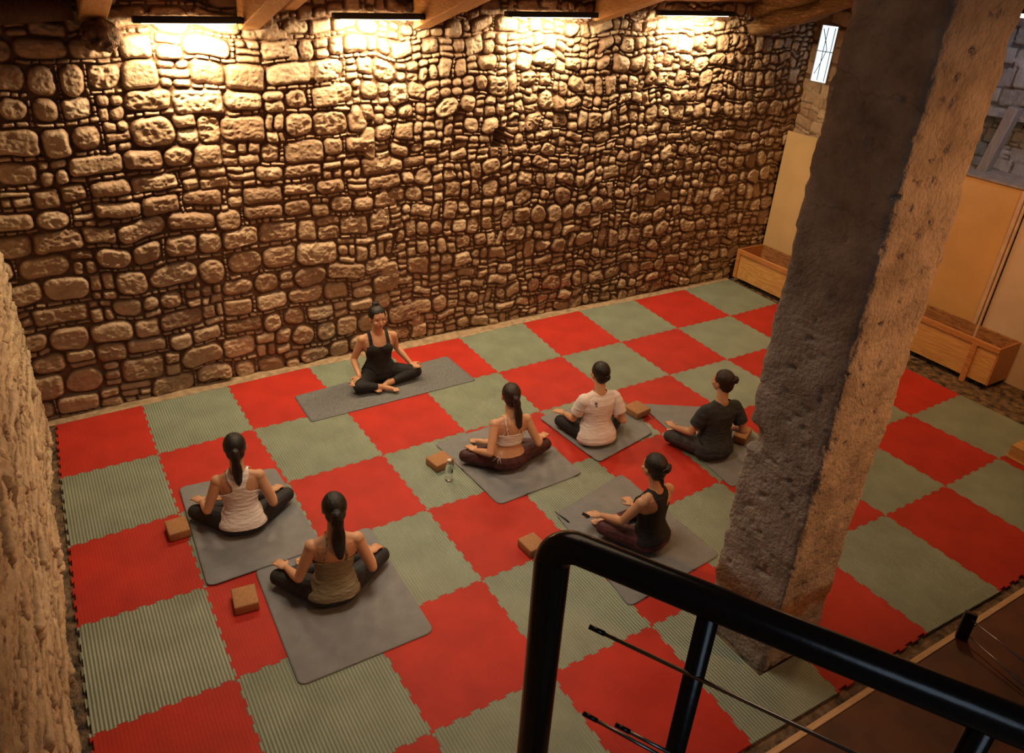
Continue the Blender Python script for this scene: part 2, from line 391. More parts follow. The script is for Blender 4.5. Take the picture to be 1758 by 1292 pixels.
# right wall: upper masonry of squared blocks behind the boards
st = [(a, b+2.9, c, d+2.9) for a, b, c, d in stone_layout(9.4, 3.2, lambda r, x, z: (.24, 1., (.38, .62)), 31) if d-b > .1]+stone_layout(9.4, 2.9, lambda r, x, z: (.2, .7, (.2, .4)), 37)
X, Z, hg, ti, jo = stone_height(9.4, 6.1, .018, st, 31, relief=.02, gap=.004, rough=.005, re=(.01, .02), cr=(.12, .3))
Yr = .35-X
xr = np.interp(-Yr, [-.4, .95, 1.3, 9.3], [10.93, 10.93, 11.6, 11.6])
hg2 = np.where((Z > 2.2) & (Z < 3.02) & (Yr < -1.2), hg-.40, hg)
V = np.stack([xr-hg2, Yr, Z+FZ], -1)
keep = ~((np.abs(Yr+.045) < .135) & (Z+FZ > 3.10) & (Z+FZ < 3.86))
F = grid_faces(*X.shape); kf = keep.ravel()[F].all(1); F = F[kf][:, ::-1]
ow = np_mesh('wall_right', V.reshape(-1, 3), F, M['stone_right']); add_attr(ow, 'tint', ti); add_attr(ow, 'joint', jo); struct(ow)
ow.data.materials.append(M['stone']); ow.data.polygons.foreach_set('material_index', (Yr.ravel()[F[:, 0]] > -1.1).astype(np.int32))
# window in it
wn = thing('window_1', '', ''); del wn['label']; del wn['category']; struct(wn); wn.location = (10.97, -.045, 3.10)
bm = bmesh.new(); bbox(bm, (-.05, 0, .38), (.01, .28, .78)); bm_obj('pane', bm, M['sky'], wn)
bm = bmesh.new(); bbox(bm, (-.01, .1445, .38), (.12, .009, .80)); bbox(bm, (-.01, -.1445, .38), (.12, .009, .80)); bbox(bm, (-.01, 0, -.01), (.12, .30, .02)); bbox(bm, (-.01, 0, .775), (.12, .30, .02))
bm_obj('reveal', bm, M['pillar'], wn)
for pth in ([(-.07, .10, .72), (-.07, .0, .52), (-.07, -.03, .44), (-.07, .05, .2), (-.07, .10, .10)], [(-.07, -.14, .42), (-.07, .14, .42)],
            [(-.07, .02, .74), (-.07, .03, .45), (-.07, .02, .02)], [(-.07, -.10, .74), (-.07, -.10, .02)]):
    tube('window_bar', pth, .006, M['bar'], wn, 6)

# floor
bm = bmesh.new(); NX = 160; NY = 130
xs = np.linspace(-.3, 12.2, NX); ys = np.linspace(.5, -9.5, NY); Xf, Yf = np.meshgrid(xs, ys); Zf = FZ+fbm(Xf*6, Yf*6, 0, 3, 3)*.008-.006
fl = np_mesh('floor', np.stack([Xf, Yf, Zf], -1).reshape(-1, 3), grid_faces(NY, NX)[:, ::-1], M['concrete']); struct(fl)
bm.free()
# sloping plank ceiling, rising towards the room's front
SL = .30
def roof(y, x=0): return 4.12+SL*(.2-y)
bm = bmesh.new()
for k in range(52):
    y1 = .5-k*.2; y0 = y1-.196
    c = Vector((5.6, (y0+y1)/2, roof((y0+y1)/2)+.03)); bbox(bm, c, (12.6, .197, .03), Euler((-math.atan(SL), 0, 0)).to_matrix(), .003, 1)
struct(bm_obj('ceiling', bm, M['plank']))

# ------------------------------------------------------------------ rafters
def rafter(x, z0, wd, ht, mat, label, L=5.2, s=SL, wob=0., yaw=0., y0=.28):
    n = 40; V = []; F = []
    for i in range(n+1):
        t = i/n; y = y0-t*L; xx = x+yaw*t*L; zb = z0+s*(.2-y)
        q = [(-wd/2, 0), (wd/2, 0), (wd/2, ht), (-wd/2, ht)]
        b = .012+wob*.05
        ring = []
        for k, (qx, qz) in enumerate([(-wd/2+b, 0), (wd/2-b, 0), (wd/2, b), (wd/2, ht-b), (wd/2-b, ht), (-wd/2+b, ht), (-wd/2, ht-b), (-wd/2, b)]):
            j = wob*(noise(k*1.7, t*L*2.2, x, 5)*.05+noise(k*3.1, t*L*7, x, 6)*.02)
            ring.append((xx+qx*(1+j*4)+wob*float(noise(t*3, 1, 0, 4))*.06, y, zb+qz+float(j)))
        V += ring
    for i in range(n):
        for k in range(8): F.append((i*8+k, (i+1)*8+k, (i+1)*8+(k+1) % 8, i*8+(k+1) % 8))
    F.append(tuple(range(8))); F.append(tuple(n*8+k for k in range(7, -1, -1)))
    return tag(mesh_obj('ceiling_beam', V, F, mat, None, wob > 0), label, 'beam', None)
rafter(1.32, 3.87, .23, .34, M['beam'], 'pale squared rafter resting on a rough corbel stone, leftmost at the top of the wall')
rafter(2.68, 3.80, .20, .36, M['beam'], 'squared wooden rafter just right of the leftmost wall lamp')
rafter(3.10, 3.98, .14, .22, M['beam'], 'thinner rafter behind, right beside the leftmost lamp\'s rafter')
rafter(4.54, 3.815, .20, .36, M['beam'], 'squared wooden rafter between the second and third wall lamps from the left')
rafter(5.02, 3.98, .14, .22, M['beam'], 'thinner rafter left of the third wall lamp')
rafter(6.97, 3.90, .20, .32, M['beam'], 'squared wooden rafter between the third and fourth wall lamps from the left')
rafter(9.72, 3.72, .34, .20, M['oldlog'], 'rough hewn cracked old log beam at the right end, lower one', s=.33, wob=1., L=4.2)
rafter(9.74, 3.93, .36, .26, M['oldlog'], 'rough hewn old log beam at the right end, upper one of the pair', s=.33, wob=1., L=4.2)
V, F = tube_geo([(.15, .16, 3.98), (.6, .15, 3.97), (1.16, .14, 4.0)], [.14, .15, .13], 14)
tag(mesh_obj('wall_plate', V, F, M['darkwood'], None, True), 'dark rounded log along the top left of the stone wall', 'beam')
# corbel stone under the first rafter
bm = bmesh.new(); bmesh.ops.create_icosphere(bm, subdivisions=4, radius=1)
for v in bm.verts:
    n_ = float(fbm(v.co.x*2.2+3, v.co.y*2.2, v.co.z*2.2, 8, 3)); v.co = Vector((1.36+v.co.x*.16*(1+n_*.4), .13+v.co.y*.16*(1+n_*.3), 3.745+v.co.z*.14*(1+n_*.4)))
tag(bm_obj('corbel_stone', bm, mat_basic('brown_rubble', (.22, .13, .07), .8, .4, 12, .9, 30, bdist=.03), None, True), 'rough dark corbel stone under the leftmost rafter', 'stone')

# ------------------------------------------------------------------ wall lamps
LL = ['leftmost of the four black linear wall lamps, above the biggest stones', 'second black linear wall lamp from the left, between two rafter pairs',
      'third black linear wall lamp from the left, above the small square hole', 'fourth black linear wall lamp, nearest the old log beam']
for (x0, x1, z), lb in zip(LAMPS, LL):
    t = thing('wall_lamp', lb, 'lamp', ((x0+x1)/2, .06, z), 0, 'linear wall lamps')
    bm = bmesh.new(); L = x1-x0+.1; bbox(bm, (0, -.03, 0), (L, .09, .055), None, .006); bm_obj('housing', bm, M['lampblack'], t)
    bm = bmesh.new(); bbox(bm, (0, -.03, -.029), (L*.85, .04, .008), None, .002); bm_obj('tube', bm, M['tube'], t)
    for s in (-.4, .4):
        bm = bmesh.new(); bbox(bm, (L*s, 0.05, .0), (.03, .18, .03)); bm_obj('bracket', bm, M['lampblack'], t)
t = thing('tube_lamp', 'reddish ceiling tube lamp at the top right corner, above the grey block wall', 'lamp', (8.35, -4.30, 4.34), math.radians(-25))
bm = bmesh.new(); bbox(bm, (0, 0, .05), (1.1, .12, .07), None, .01); bm_obj('housing', bm, mat_basic('reddish_housing', (.10, .02, .01), .5), t)
bm = bmesh.new(); bbox(bm, (0, 0, 0), (1.05, .07, .03), None, .01); bm_obj('tube', bm, M['tube'], t)
for s in (-.3, .3):
    bm = bmesh.new(); bbox(bm, (s, 0, .6), (.012, .012, 1.1)); bm_obj('hanger', bm, M['lampblack'], t)

# ------------------------------------------------------------------ interlocking foam tiles
meas = {(0,0):(95,730),(1,0):(243.2,696.3),(2,0):(389.9,663.1),(0,1):(102.5,821.7),(1,1):(269.7,780.6),(2,1):(434,738),(3,0):(528.6,631.1),(5,0):(787.4,580.3),(5,1):(855.2,639.8),(3,2):(656.8,782),(4,2):(798.1,741.4),(2,2):(493.4,828.4),(3,3):(732.7,876.2),(6,0):(896.8,554.6),(7,0):(993.6,533.9),(8,0):(1088.2,515.5),(9,0):(1174.5,497.4),(10,0):(1252.2,479.7),(6,1):(963.4,612.3),(7,1):(1065.9,587.6),(8,1):(1163.4,563.8),(9,1):(1253.8,542.5),(5,2):(926.9,706.9),(7,2):(1149.1,644),(8,2):(1248.1,617.7),(0,2):(116.7,940.6),(0,3):(131,1077.8),(1,3):(349.5,1009.2),(1,4):(404.7,1166.4),(0,4):(153.4,1266.6),(3,4):(827,996.4),(2,5):(740.4,1259.5),(4,5):(1118.5,1075.7),(10,4):(1649.3,677.8),(9,4):(1564.1,713.8),(9,5):(1715.5,787.6),(8,5):(1623.8,835.2),(7,5):(1520.5,885.1),(7,6):(1717,1015),(6,6):(1592,1086),(5,6):(1438.2,1188.7),(6,4):(1234.8,828.1)}
xs = [.137,1.035,2.02,3.011,3.982,4.971,5.95,6.947,7.963,8.983,10.001]; ysn = [.105,-.934,-1.954,-2.982,-4.002,-5.057,-6.176]
disp = {k: (pz(*p)[0]-xs[k[0]], pz(*p)[1]-ysn[k[1]]) for k, p in meas.items()}
node = {}
for i in range(11):
    for j in range(7):
        if (i, j) in disp: d = disp[(i, j)]
        else:
            ws = [(1/(((a-i)**2+(b-j)**2)**1.5), dd) for (a, b), dd in disp.items()]; W_ = sum(q for q, _ in ws)
            d = (sum(q*dd[0] for q, dd in ws)/W_, sum(q*dd[1] for q, dd in ws)/W_)
        node[(i, j)] = Vector((xs[i]+d[0], ysn[j]+d[1], 0))
def toothed(A, B, n=13, amp=.017):
    """polyline A->B, both ends included; dovetail teeth to alternate sides"""
    d = (B-A); L = d.length; t = d/L; nn = Vector((-t.y, t.x, 0)); P = [A]
    m = .03; st_ = (L-2*m)/n
    for k in range(n):
        if k % 2 == 0:
            a = m+k*st_; b = a+st_
            P += [A+t*(a+.10*st_), A+t*(a-.10*st_)+nn*amp, A+t*(b+.10*st_)+nn*amp, A+t*(b-.10*st_)]
    P.append(B); return P
edgeH = {}; edgeV = {}
for i in range(11):
    for j in range(7):
        if i < 10: edgeH[(i, j)] = toothed(node[(i, j)], node[(i+1, j)]) if 0 < j < 6 else toothed(node[(i, j)], node[(i+1, j)], 13, .006 if j == 0 else .001)
        if j < 6: edgeV[(i, j)] = toothed(node[(i, j)], node[(i, j+1)]) if i < 10 else [node[(i, j)], node[(i, j+1)]]
for i in (5, 6, 7, 4):
    if (i+5) % 2 == 0: edgeH[(i, 6)] = toothed(node[(i, 6)], node[(i+1, 6)])
ordn = ['first', 'second', 'third', 'fourth', 'fifth', 'sixth', 'seventh', 'eighth', 'ninth', 'tenth']
rown = ['in the row along the stone wall', 'in the second row from the stone wall', 'in the third row from the stone wall', 'in the fourth row from the stone wall', 'in the fifth row from the stone wall', 'in the front row by the platform']
PILL = [(4.40, -5.17), (4.40, -5.80), (5.09, -5.80), (5.09, -5.17)]
for i in range(10):
    for j in range(6):
        if (i, j) == (0, 5): continue
        top = edgeH[(i, j)]; bot = edgeH[(i, j+1)]; lf = edgeV[(i, j)]; rt = edgeV[(i+1, j)]
        poly = list(lf[:-1])+list(bot[:-1])+list(reversed(rt))[:-1]+list(reversed(top))[:-1]
        c = sum((node[(a, b)] for a, b in ((i, j), (i+1, j), (i+1, j+1), (i, j+1))), Vector())/4
        pts = []
        for p in poly:
            pts.append(Vector((c.x+(p.x-c.x)*.9988, c.y+(p.y-c.y)*.9988, 0)))
        bm = bmesh.new(); vs = [bm.verts.new((p.x-c.x, p.y-c.y, 0)) for p in pts]
        f = bm.faces.new(vs); f.normal_update()
        if f.normal.z < 0: f.normal_flip()
        r = bmesh.ops.extrude_face_region(bm, geom=[f]); nv = [g for g in r['geom'] if isinstance(g, bmesh.types.BMVert)]
        # the extruded copy becomes the top face, the old one the underside
        for v in nv: v.co.z = 0
        for v in vs: v.co.z = -.0235
        bmesh.ops.recalc_face_normals(bm, faces=bm.faces)
        red = (i+j) % 2 == 0
        o = bm_obj('foam_tile', bm, M['red' if red else 'green']); o.location = (c.x, c.y, 0)
        if j == 5 and i in (4, 5):
            # cut out round the pillar
            b2 = bmesh.new(); r2 = bmesh.ops.create_cube(b2, size=1)
            for v in b2.verts: v.co = Vector((4.745-c.x+v.co.x*.70, -5.485-c.y+v.co.y*.64, v.co.z*.4))
            cut = bm_obj('cut', b2); cut.location = (c.x, c.y, 0)
            md = o.modifiers.new('b', 'BOOLEAN'); md.object = cut; md.operation = 'DIFFERENCE'; md.solver = 'EXACT'
            bpy.context.view_layer.update(); dg = bpy.context.evaluated_depsgraph_get()
            me = bpy.data.meshes.new_from_object(o.evaluated_get(dg)); o.modifiers.clear(); o.data = me
            bpy.data.objects.remove(cut)
        tag(o, ('red' if red else 'grey-green')+' foam floor tile, '+ordn[i]+' from the left '+rown[j], 'floor tile', 'interlocking red foam floor tiles' if red else 'interlocking grey-green foam floor tiles')

V = []; F = []
for k in range(101):
    x = .12+k*.0995; yb = float(np.interp(x, [node[(i, 0)].x for i in range(11)], [node[(i, 0)].y for i in range(11)]))+.012; yw = float(wall_y(x))+.04
    V += [(x, yb, FZ-.01), (x, yb, -.004), (x, yw, .002), (x, yw, FZ-.01)]
for k in range(100):
    for a in range(4): F.append((k*4+a, k*4+(a+1) % 4, (k+1)*4+(a+1) % 4, (k+1)*4+a))
F += [(3, 2, 1, 0), (400, 401, 402, 403)]
struct(mesh_obj('trim_1', V, F, mat_basic('pale_mortar_strip', (.34, .24, .14), .8, .2, 12, .4, 40)))

# ------------------------------------------------------------------ platform / stair landing front right
bm = bmesh.new(); bbox(bm, (7.4, -7.93, -.0), (8.0, 3.2, .05)); tag(bm_obj('platform', bm, M['brown']), 'dark brown wooden platform board in the lower right corner', 'platform')
bm = bmesh.new(); bbox(bm, (7.4, -6.3015, .0), (8.0, .045, .056), None, .004); tag(bm_obj('edge_strip', bm, M['lightedge']), 'pale wooden edge strip along the brown platform', 'strip')

# ------------------------------------------------------------------ stone pillar
RING = {0: [(4.446,-5.214),(4.439,-5.785),(5.072,-5.77)], .5: [(4.40,-5.189),(4.438,-5.785),(5.058,-5.763)], 1: [(4.405,-5.19),(4.433,-5.781),(5.046,-5.758)],
        2: [(4.378,-5.178),(4.416,-5.772),(5.059,-5.765)], 3: [(4.375,-5.179),(4.391,-5.763),(5.04,-5.756)], 4: [(4.375,-5.185),(4.367,-5.764),(5.01,-5.75)], 6.4: [(4.375,-5.185),(4.36,-5.76),(5.0,-5.75)]}
kz = sorted(RING)
def corners(z):
    r = []
    for k in range(3):
        r.append((float(np.interp(z, kz, [RING[q][k][0] for q in kz])), float(np.interp(z, kz, [RING[q][k][1] for q in kz]))))
    L_, M_, R_ = r; r.append((R_[0]+L_[0]-M_[0], R_[1]+L_[1]-M_[1])); return r   # L(back left) M(front left) R(front right) B(back right)
PZ = np.arange(FZ, 5.75, .016); NP = 150
Vp = []
for z in PZ:
    c4 = corners(z); Ls = []
    order = [c4[0], c4[1], c4[2], c4[3]]
    pr = .022
    for s in range(4):
        a = np.array(order[s]); b = np.array(order[(s+1) % 4]); m = NP//4+ (1 if s < NP % 4 else 0)
        for q in range(m):
            t = q/m; Ls.append(a*(1-t)+b*t)
    Vp.append(Ls)
Vp = np.array(Vp); cen = Vp.mean(1, keepdims=True); out = Vp-cen
# rounded, chipped arrises
ZZ = np.repeat(PZ[:, None], Vp.shape[1], 1); Xp = Vp[..., 0]; Yp = Vp[..., 1]
cd_ = np.full(Xp.shape, 9.)
for zi, z in enumerate(PZ):
    for c in corners(z): cd_[zi] = np.minimum(cd_[zi], np.hypot(Xp[zi]-c[0], Yp[zi]-c[1]))
chip = np.clip(1-cd_/.045, 0, 1)**1.5*(.010+.020*np.clip(fbm(Xp*9, Yp*9, ZZ*7, 41, 3)+.15, 0, 1)*2)
dsp = fbm(Xp*5, Yp*5, ZZ*5, 42, 4)*.013+fbm(Xp*26, Yp*26, ZZ*22, 43, 3)*.004
pit = np.clip(fbm(Xp*17, Yp*17, ZZ*17, 44, 2)-.36, 0, 1)*.09
joints = [.17, .50, 1.02, 1.62, 2.2, 2.72, 3.25, 3.8, 4.4, 5.0]
jd = np.min(np.abs(ZZ[..., None]+fbm(Xp*3, Yp*3, ZZ*2, 45, 2)[..., None]*.03-np.array(joints)), -1)
dsp -= np.exp(-(jd/.010)**2)*.008
low = np.clip((.17-ZZ)/.05, 0, 1); dsp += low*-.006
# broken notch high on the back left arris
c0 = np.array([corners(z)[0] for z in PZ])[:, None, :]
nd = np.hypot(Vp[..., 0]-c0[..., 0], Vp[..., 1]-c0[..., 1]); nz = np.abs(ZZ-1.80)
dsp -= np.clip(1-nd/.13, 0, 1)**.5*np.clip(1-(nz/.10)**4, 0, 1)*.07
# spalled patch low on the right face near the arris
m0 = np.array([corners(z)[1] for z in PZ])[:, None, :]
nd = np.hypot(Vp[..., 0]-m0[..., 0]-.14, Vp[..., 1]-m0[..., 1]); dsp -= np.clip(1-nd/.10, 0, 1)*np.clip(1-(np.abs(ZZ-.62)/.07)**2, 0, 1)*.035
un = out/np.linalg.norm(out, axis=-1, keepdims=True)
Vn = Vp+un*(dsp-chip-pit)[..., None]
V3 = np.concatenate([Vn, ZZ[..., None]], -1); n0, n1 = ZZ.shape
idx = np.arange(n0*n1).reshape(n0, n1); nxt = np.roll(idx, -1, 1)
F = np.stack([idx[:-1], nxt[:-1], nxt[1:], idx[1:]], -1).reshape(-1, 4)
def mat_pillar():
    t = NT('pillar_stone'); b = t.b; tc = t.n('ShaderNodeTexCoord')
    n1 = t.n('ShaderNodeTexNoise'); n1.inputs['Scale'].default_value = 4; n1.inputs['Detail'].default_value = 9; n1.inputs['Roughness'].default_value = .6; t.l(tc.outputs['Object'], n1.inputs['Vector'])
    rp = t.n('ShaderNodeValToRGB'); e = rp.color_ramp.elements; e[0].position = .3; e[0].color = (.20, .17, .145, 1); e[1].position = .72; e[1].color = (.47, .42, .36, 1); m = e.new(.5); m.color = (.34, .30, .26, 1)
    t.l(n1.outputs['Fac'], rp.inputs[0])
    sx = t.n('ShaderNodeSeparateXYZ'); t.l(tc.outputs['Object'], sx.inputs[0])
    # rusty-brown stained band, a course of different stone
    n3 = t.n('ShaderNodeTexNoise'); n3.inputs['Scale'].default_value = 7; t.l(tc.outputs['Object'], n3.inputs['Vector'])
    ad = t.n('ShaderNodeMath', operation='MULTIPLY_ADD'); ad.inputs[1].default_value = .25; t.l(n3.outputs['Fac'], ad.inputs[0]); t.l(sx.outputs[2], ad.inputs[2])
    r2 = t.n('ShaderNodeValToRGB'); q = r2.color_ramp.elements; q[0].position = .52; q[0].color = (0, 0, 0, 1); q[1].position = .60; q[1].color = (1, 1, 1, 1); a = q.new(.70); a.color = (1, 1, 1, 1); a = q.new(.80); a.color = (0, 0, 0, 1)
    t.l(ad.outputs[0], r2.inputs[0])
    mx = t.n('ShaderNodeMix', data_type='RGBA'); ml = t.n('ShaderNodeMath', operation='MULTIPLY'); ml.inputs[1].default_value = .95; t.l(r2.outputs[0], ml.inputs[0]); t.l(ml.outputs[0], mx.inputs[0]); t.l(rp.outputs[0], mx.inputs[6]); mx.inputs[7].default_value = (.25, .13, .055, 1)
    vc = t.n('ShaderNodeTexVoronoi', feature='DISTANCE_TO_EDGE'); vc.inputs['Scale'].default_value = 1.2
    nd_ = t.n('ShaderNodeTexNoise'); nd_.inputs['Scale'].default_value = 5; nd_.inputs['Detail'].default_value = 5; t.l(tc.outputs['Object'], nd_.inputs['Vector'])
    vd = t.n('ShaderNodeVectorMath', operation='MULTIPLY_ADD'); vd.inputs[1].default_value = (.35, .35, .35); t.l(nd_.outputs['Color'], vd.inputs[0]); t.l(tc.outputs['Object'], vd.inputs[2]); t.l(vd.outputs[0], vc.inputs['Vector'])
    mc = t.n('ShaderNodeMapRange'); mc.inputs[1].default_value = 0; mc.inputs[2].default_value = .012; mc.inputs[3].default_value = .80; mc.inputs[4].default_value = 1.; t.l(vc.outputs['Distance'], mc.inputs[0])
    sc = t.n('ShaderNodeVectorMath', operation='SCALE'); t.l(mx.outputs[2], sc.inputs[0]); t.l(mc.outputs[0], sc.inputs['Scale'])
    t.l(sc.outputs[0], b.inputs['Base Color']); b.inputs['Roughness'].default_value = .85
    n2 = t.n('ShaderNodeTexNoise'); n2.inputs['Scale'].default_value = 38; n2.inputs['Detail'].default_value = 8; t.l(tc.outputs['Object'], n2.inputs['Vector'])
    v = t.n('ShaderNodeTexVoronoi'); v.inputs['Scale'].default_value = 26; v.inputs['Randomness'].default_value = 1; t.l(tc.outputs['Object'], v.inputs['Vector'])
    ms = t.n('ShaderNodeMath', operation='LESS_THAN'); ms.inputs[1].default_value = .14; t.l(v.outputs['Distance'], ms.inputs[0])
    ma = t.n('ShaderNodeMath', operation='MULTIPLY_ADD'); ma.inputs[1].default_value = -.7; t.l(ms.outputs[0], ma.inputs[0]); t.l(n2.outputs['Fac'], ma.inputs[2])
    m5 = t.n('ShaderNodeMath', operation='MULTIPLY_ADD'); m5.inputs[1].default_value = .8; t.l(mc.outputs[0], m5.inputs[0]); t.l(ma.outputs[0], m5.inputs[2])
    bp = t.n('ShaderNodeBump'); bp.inputs['Strength'].default_value = .9; bp.inputs['Distance'].default_value = .022; t.l(m5.outputs[0], bp.inputs['Height']); t.l(bp.outputs[0], b.inputs['Normal'])
    return t.m
op = np_mesh('stone_pillar', V3.reshape(-1, 3), F, mat_pillar()); tag(op, 'thick square weathered stone pillar rising from the foam tiles to the roof', 'pillar')

# ------------------------------------------------------------------ boards along the right wall
def slab(name, x, y0, y1, z0, z1, th, mat, label, cat='panel'):
    bm = bmesh.new(); bbox(bm, (x, (y0+y1)/2, (z0+z1)/2), (th, abs(y1-y0), z1-z0), None, .003, 1); return tag(bm_obj(name, bm, mat), label, cat)
slab('wall_board', 10.74, .15, -2.30, FZ, 2.36, .03, M['panel'], 'tall cream board standing against the right wall behind the far wooden box')
slab('wall_board', 10.90, -2.32, -3.42, FZ, 2.36, .03, mat_basic('orange_lit_cream_board', (.56, .33, .12), .55, .05, 2, .05, 20), 'tall orange-lit cream board on the right wall, right of the pillar')  # orange lamplight painted into this board's cream colour
bm = bmesh.new(); bbox(bm, (10.86, -3.44, 1.16), (.04, .05, 2.38), None, .004); bbox(bm, (10.85, -3.50, 1.13), (.03, .03, 2.3), None, .004)
tag(bm_obj('batten', bm, M['trimwood']), 'narrow pale vertical batten beside the pale door board', 'batten')
slab('door_board', 10.90, -3.52, -5.6, FZ, 2.34, .03, M['panel2'], 'pale pinkish board at the right edge of the picture, behind the box')
bm = bmesh.new(); bbox(bm, (11.16, -3.5, 2.376), (.60, 4.1, .03), None, .003); tag(bm_obj('ledge', bm, mat_basic('grey_ledge', (.25, .22, .2), .7)), 'thin grey ledge on top of the cream boards', 'ledge')
# leaning grey timber above the boards
a = px_(1737, 200, 11.25); b = px_(1688, 292, 11.25); a = Vector(a); b = Vector(b)
dirv = (a-b).normalized(); L = (a-b).length+.25; mid = (a+b)/2-dirv*.06; mid.z = max(mid.z, 2.6)
bm = bmesh.new(); bbox(bm, (0, 0, 0), (.13, .14, L+.1), None, .008); q = dirv.to_track_quat('Z', 'X').to_matrix()
bmesh.ops.transform(bm, matrix=Matrix.Translation(mid)@q.to_4x4(), verts=bm.verts)
tag(bm_obj('timber_brace', bm, M['greywood']), 'slanting grey timber above the orange-lit cream board', 'timber')

# ------------------------------------------------------------------ open wooden boxes
def wooden_box(x0, x1, y0, y1, z0, z1, label, post=None):
    t = thing('wooden_box', label, 'box', ((x0+x1)/2, (y0+y1)/2, FZ), 0, 'open wooden storage boxes along the right wall')
    ox, oy, oz = t.location; th = .022
    def part(n, c, s, m):
        bm = bmesh.new(); bbox(bm, (c[0]-ox, c[1]-oy, c[2]-oz), s, None, .003, 1); return bm_obj(n, bm, M[m], t)
    W_ = x1-x0; Ln = y0-y1; zc = (z0+z1)/2; h = z1-z0
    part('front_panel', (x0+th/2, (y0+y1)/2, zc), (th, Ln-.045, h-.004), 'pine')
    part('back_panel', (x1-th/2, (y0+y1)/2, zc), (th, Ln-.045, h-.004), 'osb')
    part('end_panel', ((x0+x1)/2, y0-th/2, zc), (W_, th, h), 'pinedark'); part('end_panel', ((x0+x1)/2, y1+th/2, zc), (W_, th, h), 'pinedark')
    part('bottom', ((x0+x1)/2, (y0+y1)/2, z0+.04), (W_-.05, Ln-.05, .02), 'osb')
    part('top_rail', (x0-.012, (y0+y1)/2, z1-.035), (.024, Ln+.0, .07), 'pinedark')
    for y in (y0-.15, (y0+y1)/2, y1+.15): part('runner', ((x0+x1)/2, y, (FZ+z0)/2), (W_-.1, .05, z0-FZ-.002), 'lampblack')
    part('cleat', (x0-.012, y0-.035, zc-.035), (.024, .07, h-.072), 'pinedark')
    if post: part('post', (x0-.014, post, (z1-.072+FZ)/2), (.028, .075, z1-.072-FZ), 'pinedark')
    return t
wooden_box(10.13, 10.70, .12, -1.75, .05, .53, 'open plywood box in the far corner against the stone wall')
wooden_box(10.40, 10.86, -1.95, -4.06, .05, .58, 'open plywood box right of the pillar, with a vertical post on its front', -3.75)
bm = bmesh.new(); pb = pz(1756, 800, .0)
bbox(bm, (pb[0]+.22, pb[1]+.04, .09), (.40, .30, .14), None, .006); bbox(bm, (pb[0]+.22, pb[1]+.04, .012), (.43, .33, .022), None, .004)
tag(bm_obj('wooden_crate', bm, M['pine']), 'corner of a small wooden crate on the tiles at the right edge', 'crate')

# ------------------------------------------------------------------ black railing near the camera
A = Vector(_C+ray(952, 925)*1.0); zr = A.z
B = Vector(pz(1700, 1226, zr)); d = (B-A); dn = d.normalized(); rl = thing('railing', 'black painted steel railing in the near foreground', 'railing', (A.x, A.y, zr-.95), 0)
def loc_(p): return Vector(p)-Vector(rl.location)
RR = .0215; RP = .0245
B2 = A+dn*1.4; cr = .038
pth = [loc_(A+Vector((0, 0, -2.2))), loc_(A+Vector((0, 0, -cr)))]
for k in range(1, 8):
    a = k/8*math.pi/2; pth.append(loc_(A+dn*cr*(1-math.cos(a))+Vector((0, 0, -cr+cr*math.sin(a)))))
pth += [loc_(A+dn*cr), loc_(B2)]
tube('handrail', pth, [RP]*2+[RP-(RP-RR)*k/8 for k in range(8)]+[RR, RR][:1], M['black'], rl, 28) if False else tube('handrail', pth, [RP, RP]+[RP-.003*k/8 for k in range(1, 8)]+[RR, RR], M['black'], rl, 28)
def rail_at(u):
    # point on the rail axis seen at image column u
    best = min((abs(_proj(A+dn*t)[0]-u), t) for t in np.linspace(0, .9, 2000)); return A+dn*best[1]
def _proj(p):
    q = _R.T@(np.array(p)-_C); return 879+FPX*q[0]/-q[2], 646-FPX*q[1]/-q[2]
bal = []
for u in (1222, 1700):
    p = rail_at(u); bal.append(p); b_ = tube('baluster', [loc_(p+Vector((0, 0, -.01))), loc_(p+Vector((0, 0, -1.8)))], .0135, M['black'], rl, 18)
# thin infill rods lying in the plane of the railing
nrm = Vector((-dn.y, dn.x, 0))
def on_plane(u, v):
    r = Vector(ray(u, v)); c = Vector(_C); t = (A-c).dot(nrm)/r.dot(nrm); return c+r*t
for p, q in (((1018, 1065), (1500, 1293)), ((1007, 1213), (1160, 1296)), ((1062, 1232), (1162, 1284))):
    a = on_plane(*p)+nrm*-.012; b = on_plane(*q)+nrm*-.012; e = b+(b-a)*1.3 if q[0] > 1400 else b
    tube('infill_rod', [loc_(a), loc_(e)], .0028, M['steel'], rl, 10)
    tube('rod_end', [loc_(a), loc_(a+(b-a).normalized()*.022)], .0036, M['black'], rl, 10)
# lower stair fitting with two steel rods, front right
P0 = Vector(pz(1650, 1092, .03)); st_ = thing('stair_cable_post', 'short black post with two thin steel rods at the platform edge', 'post', P0, 0)
bm = bmesh.new(); bbox(bm, (0, 0, .12), (.05, .09, .25), Euler((0, .15, .5)).to_matrix(), .008); bm_obj('post', bm, M['black'], st_)
for z, e in ((.20, pz(1775, 1148, .21)), (.06, pz(1775, 1192, .06))):
    tube('rod', [(0, 0, z), tuple(Vector(e)-P0-Vector((0, 0, 0)))], .006, M['steel'], st_, 8)

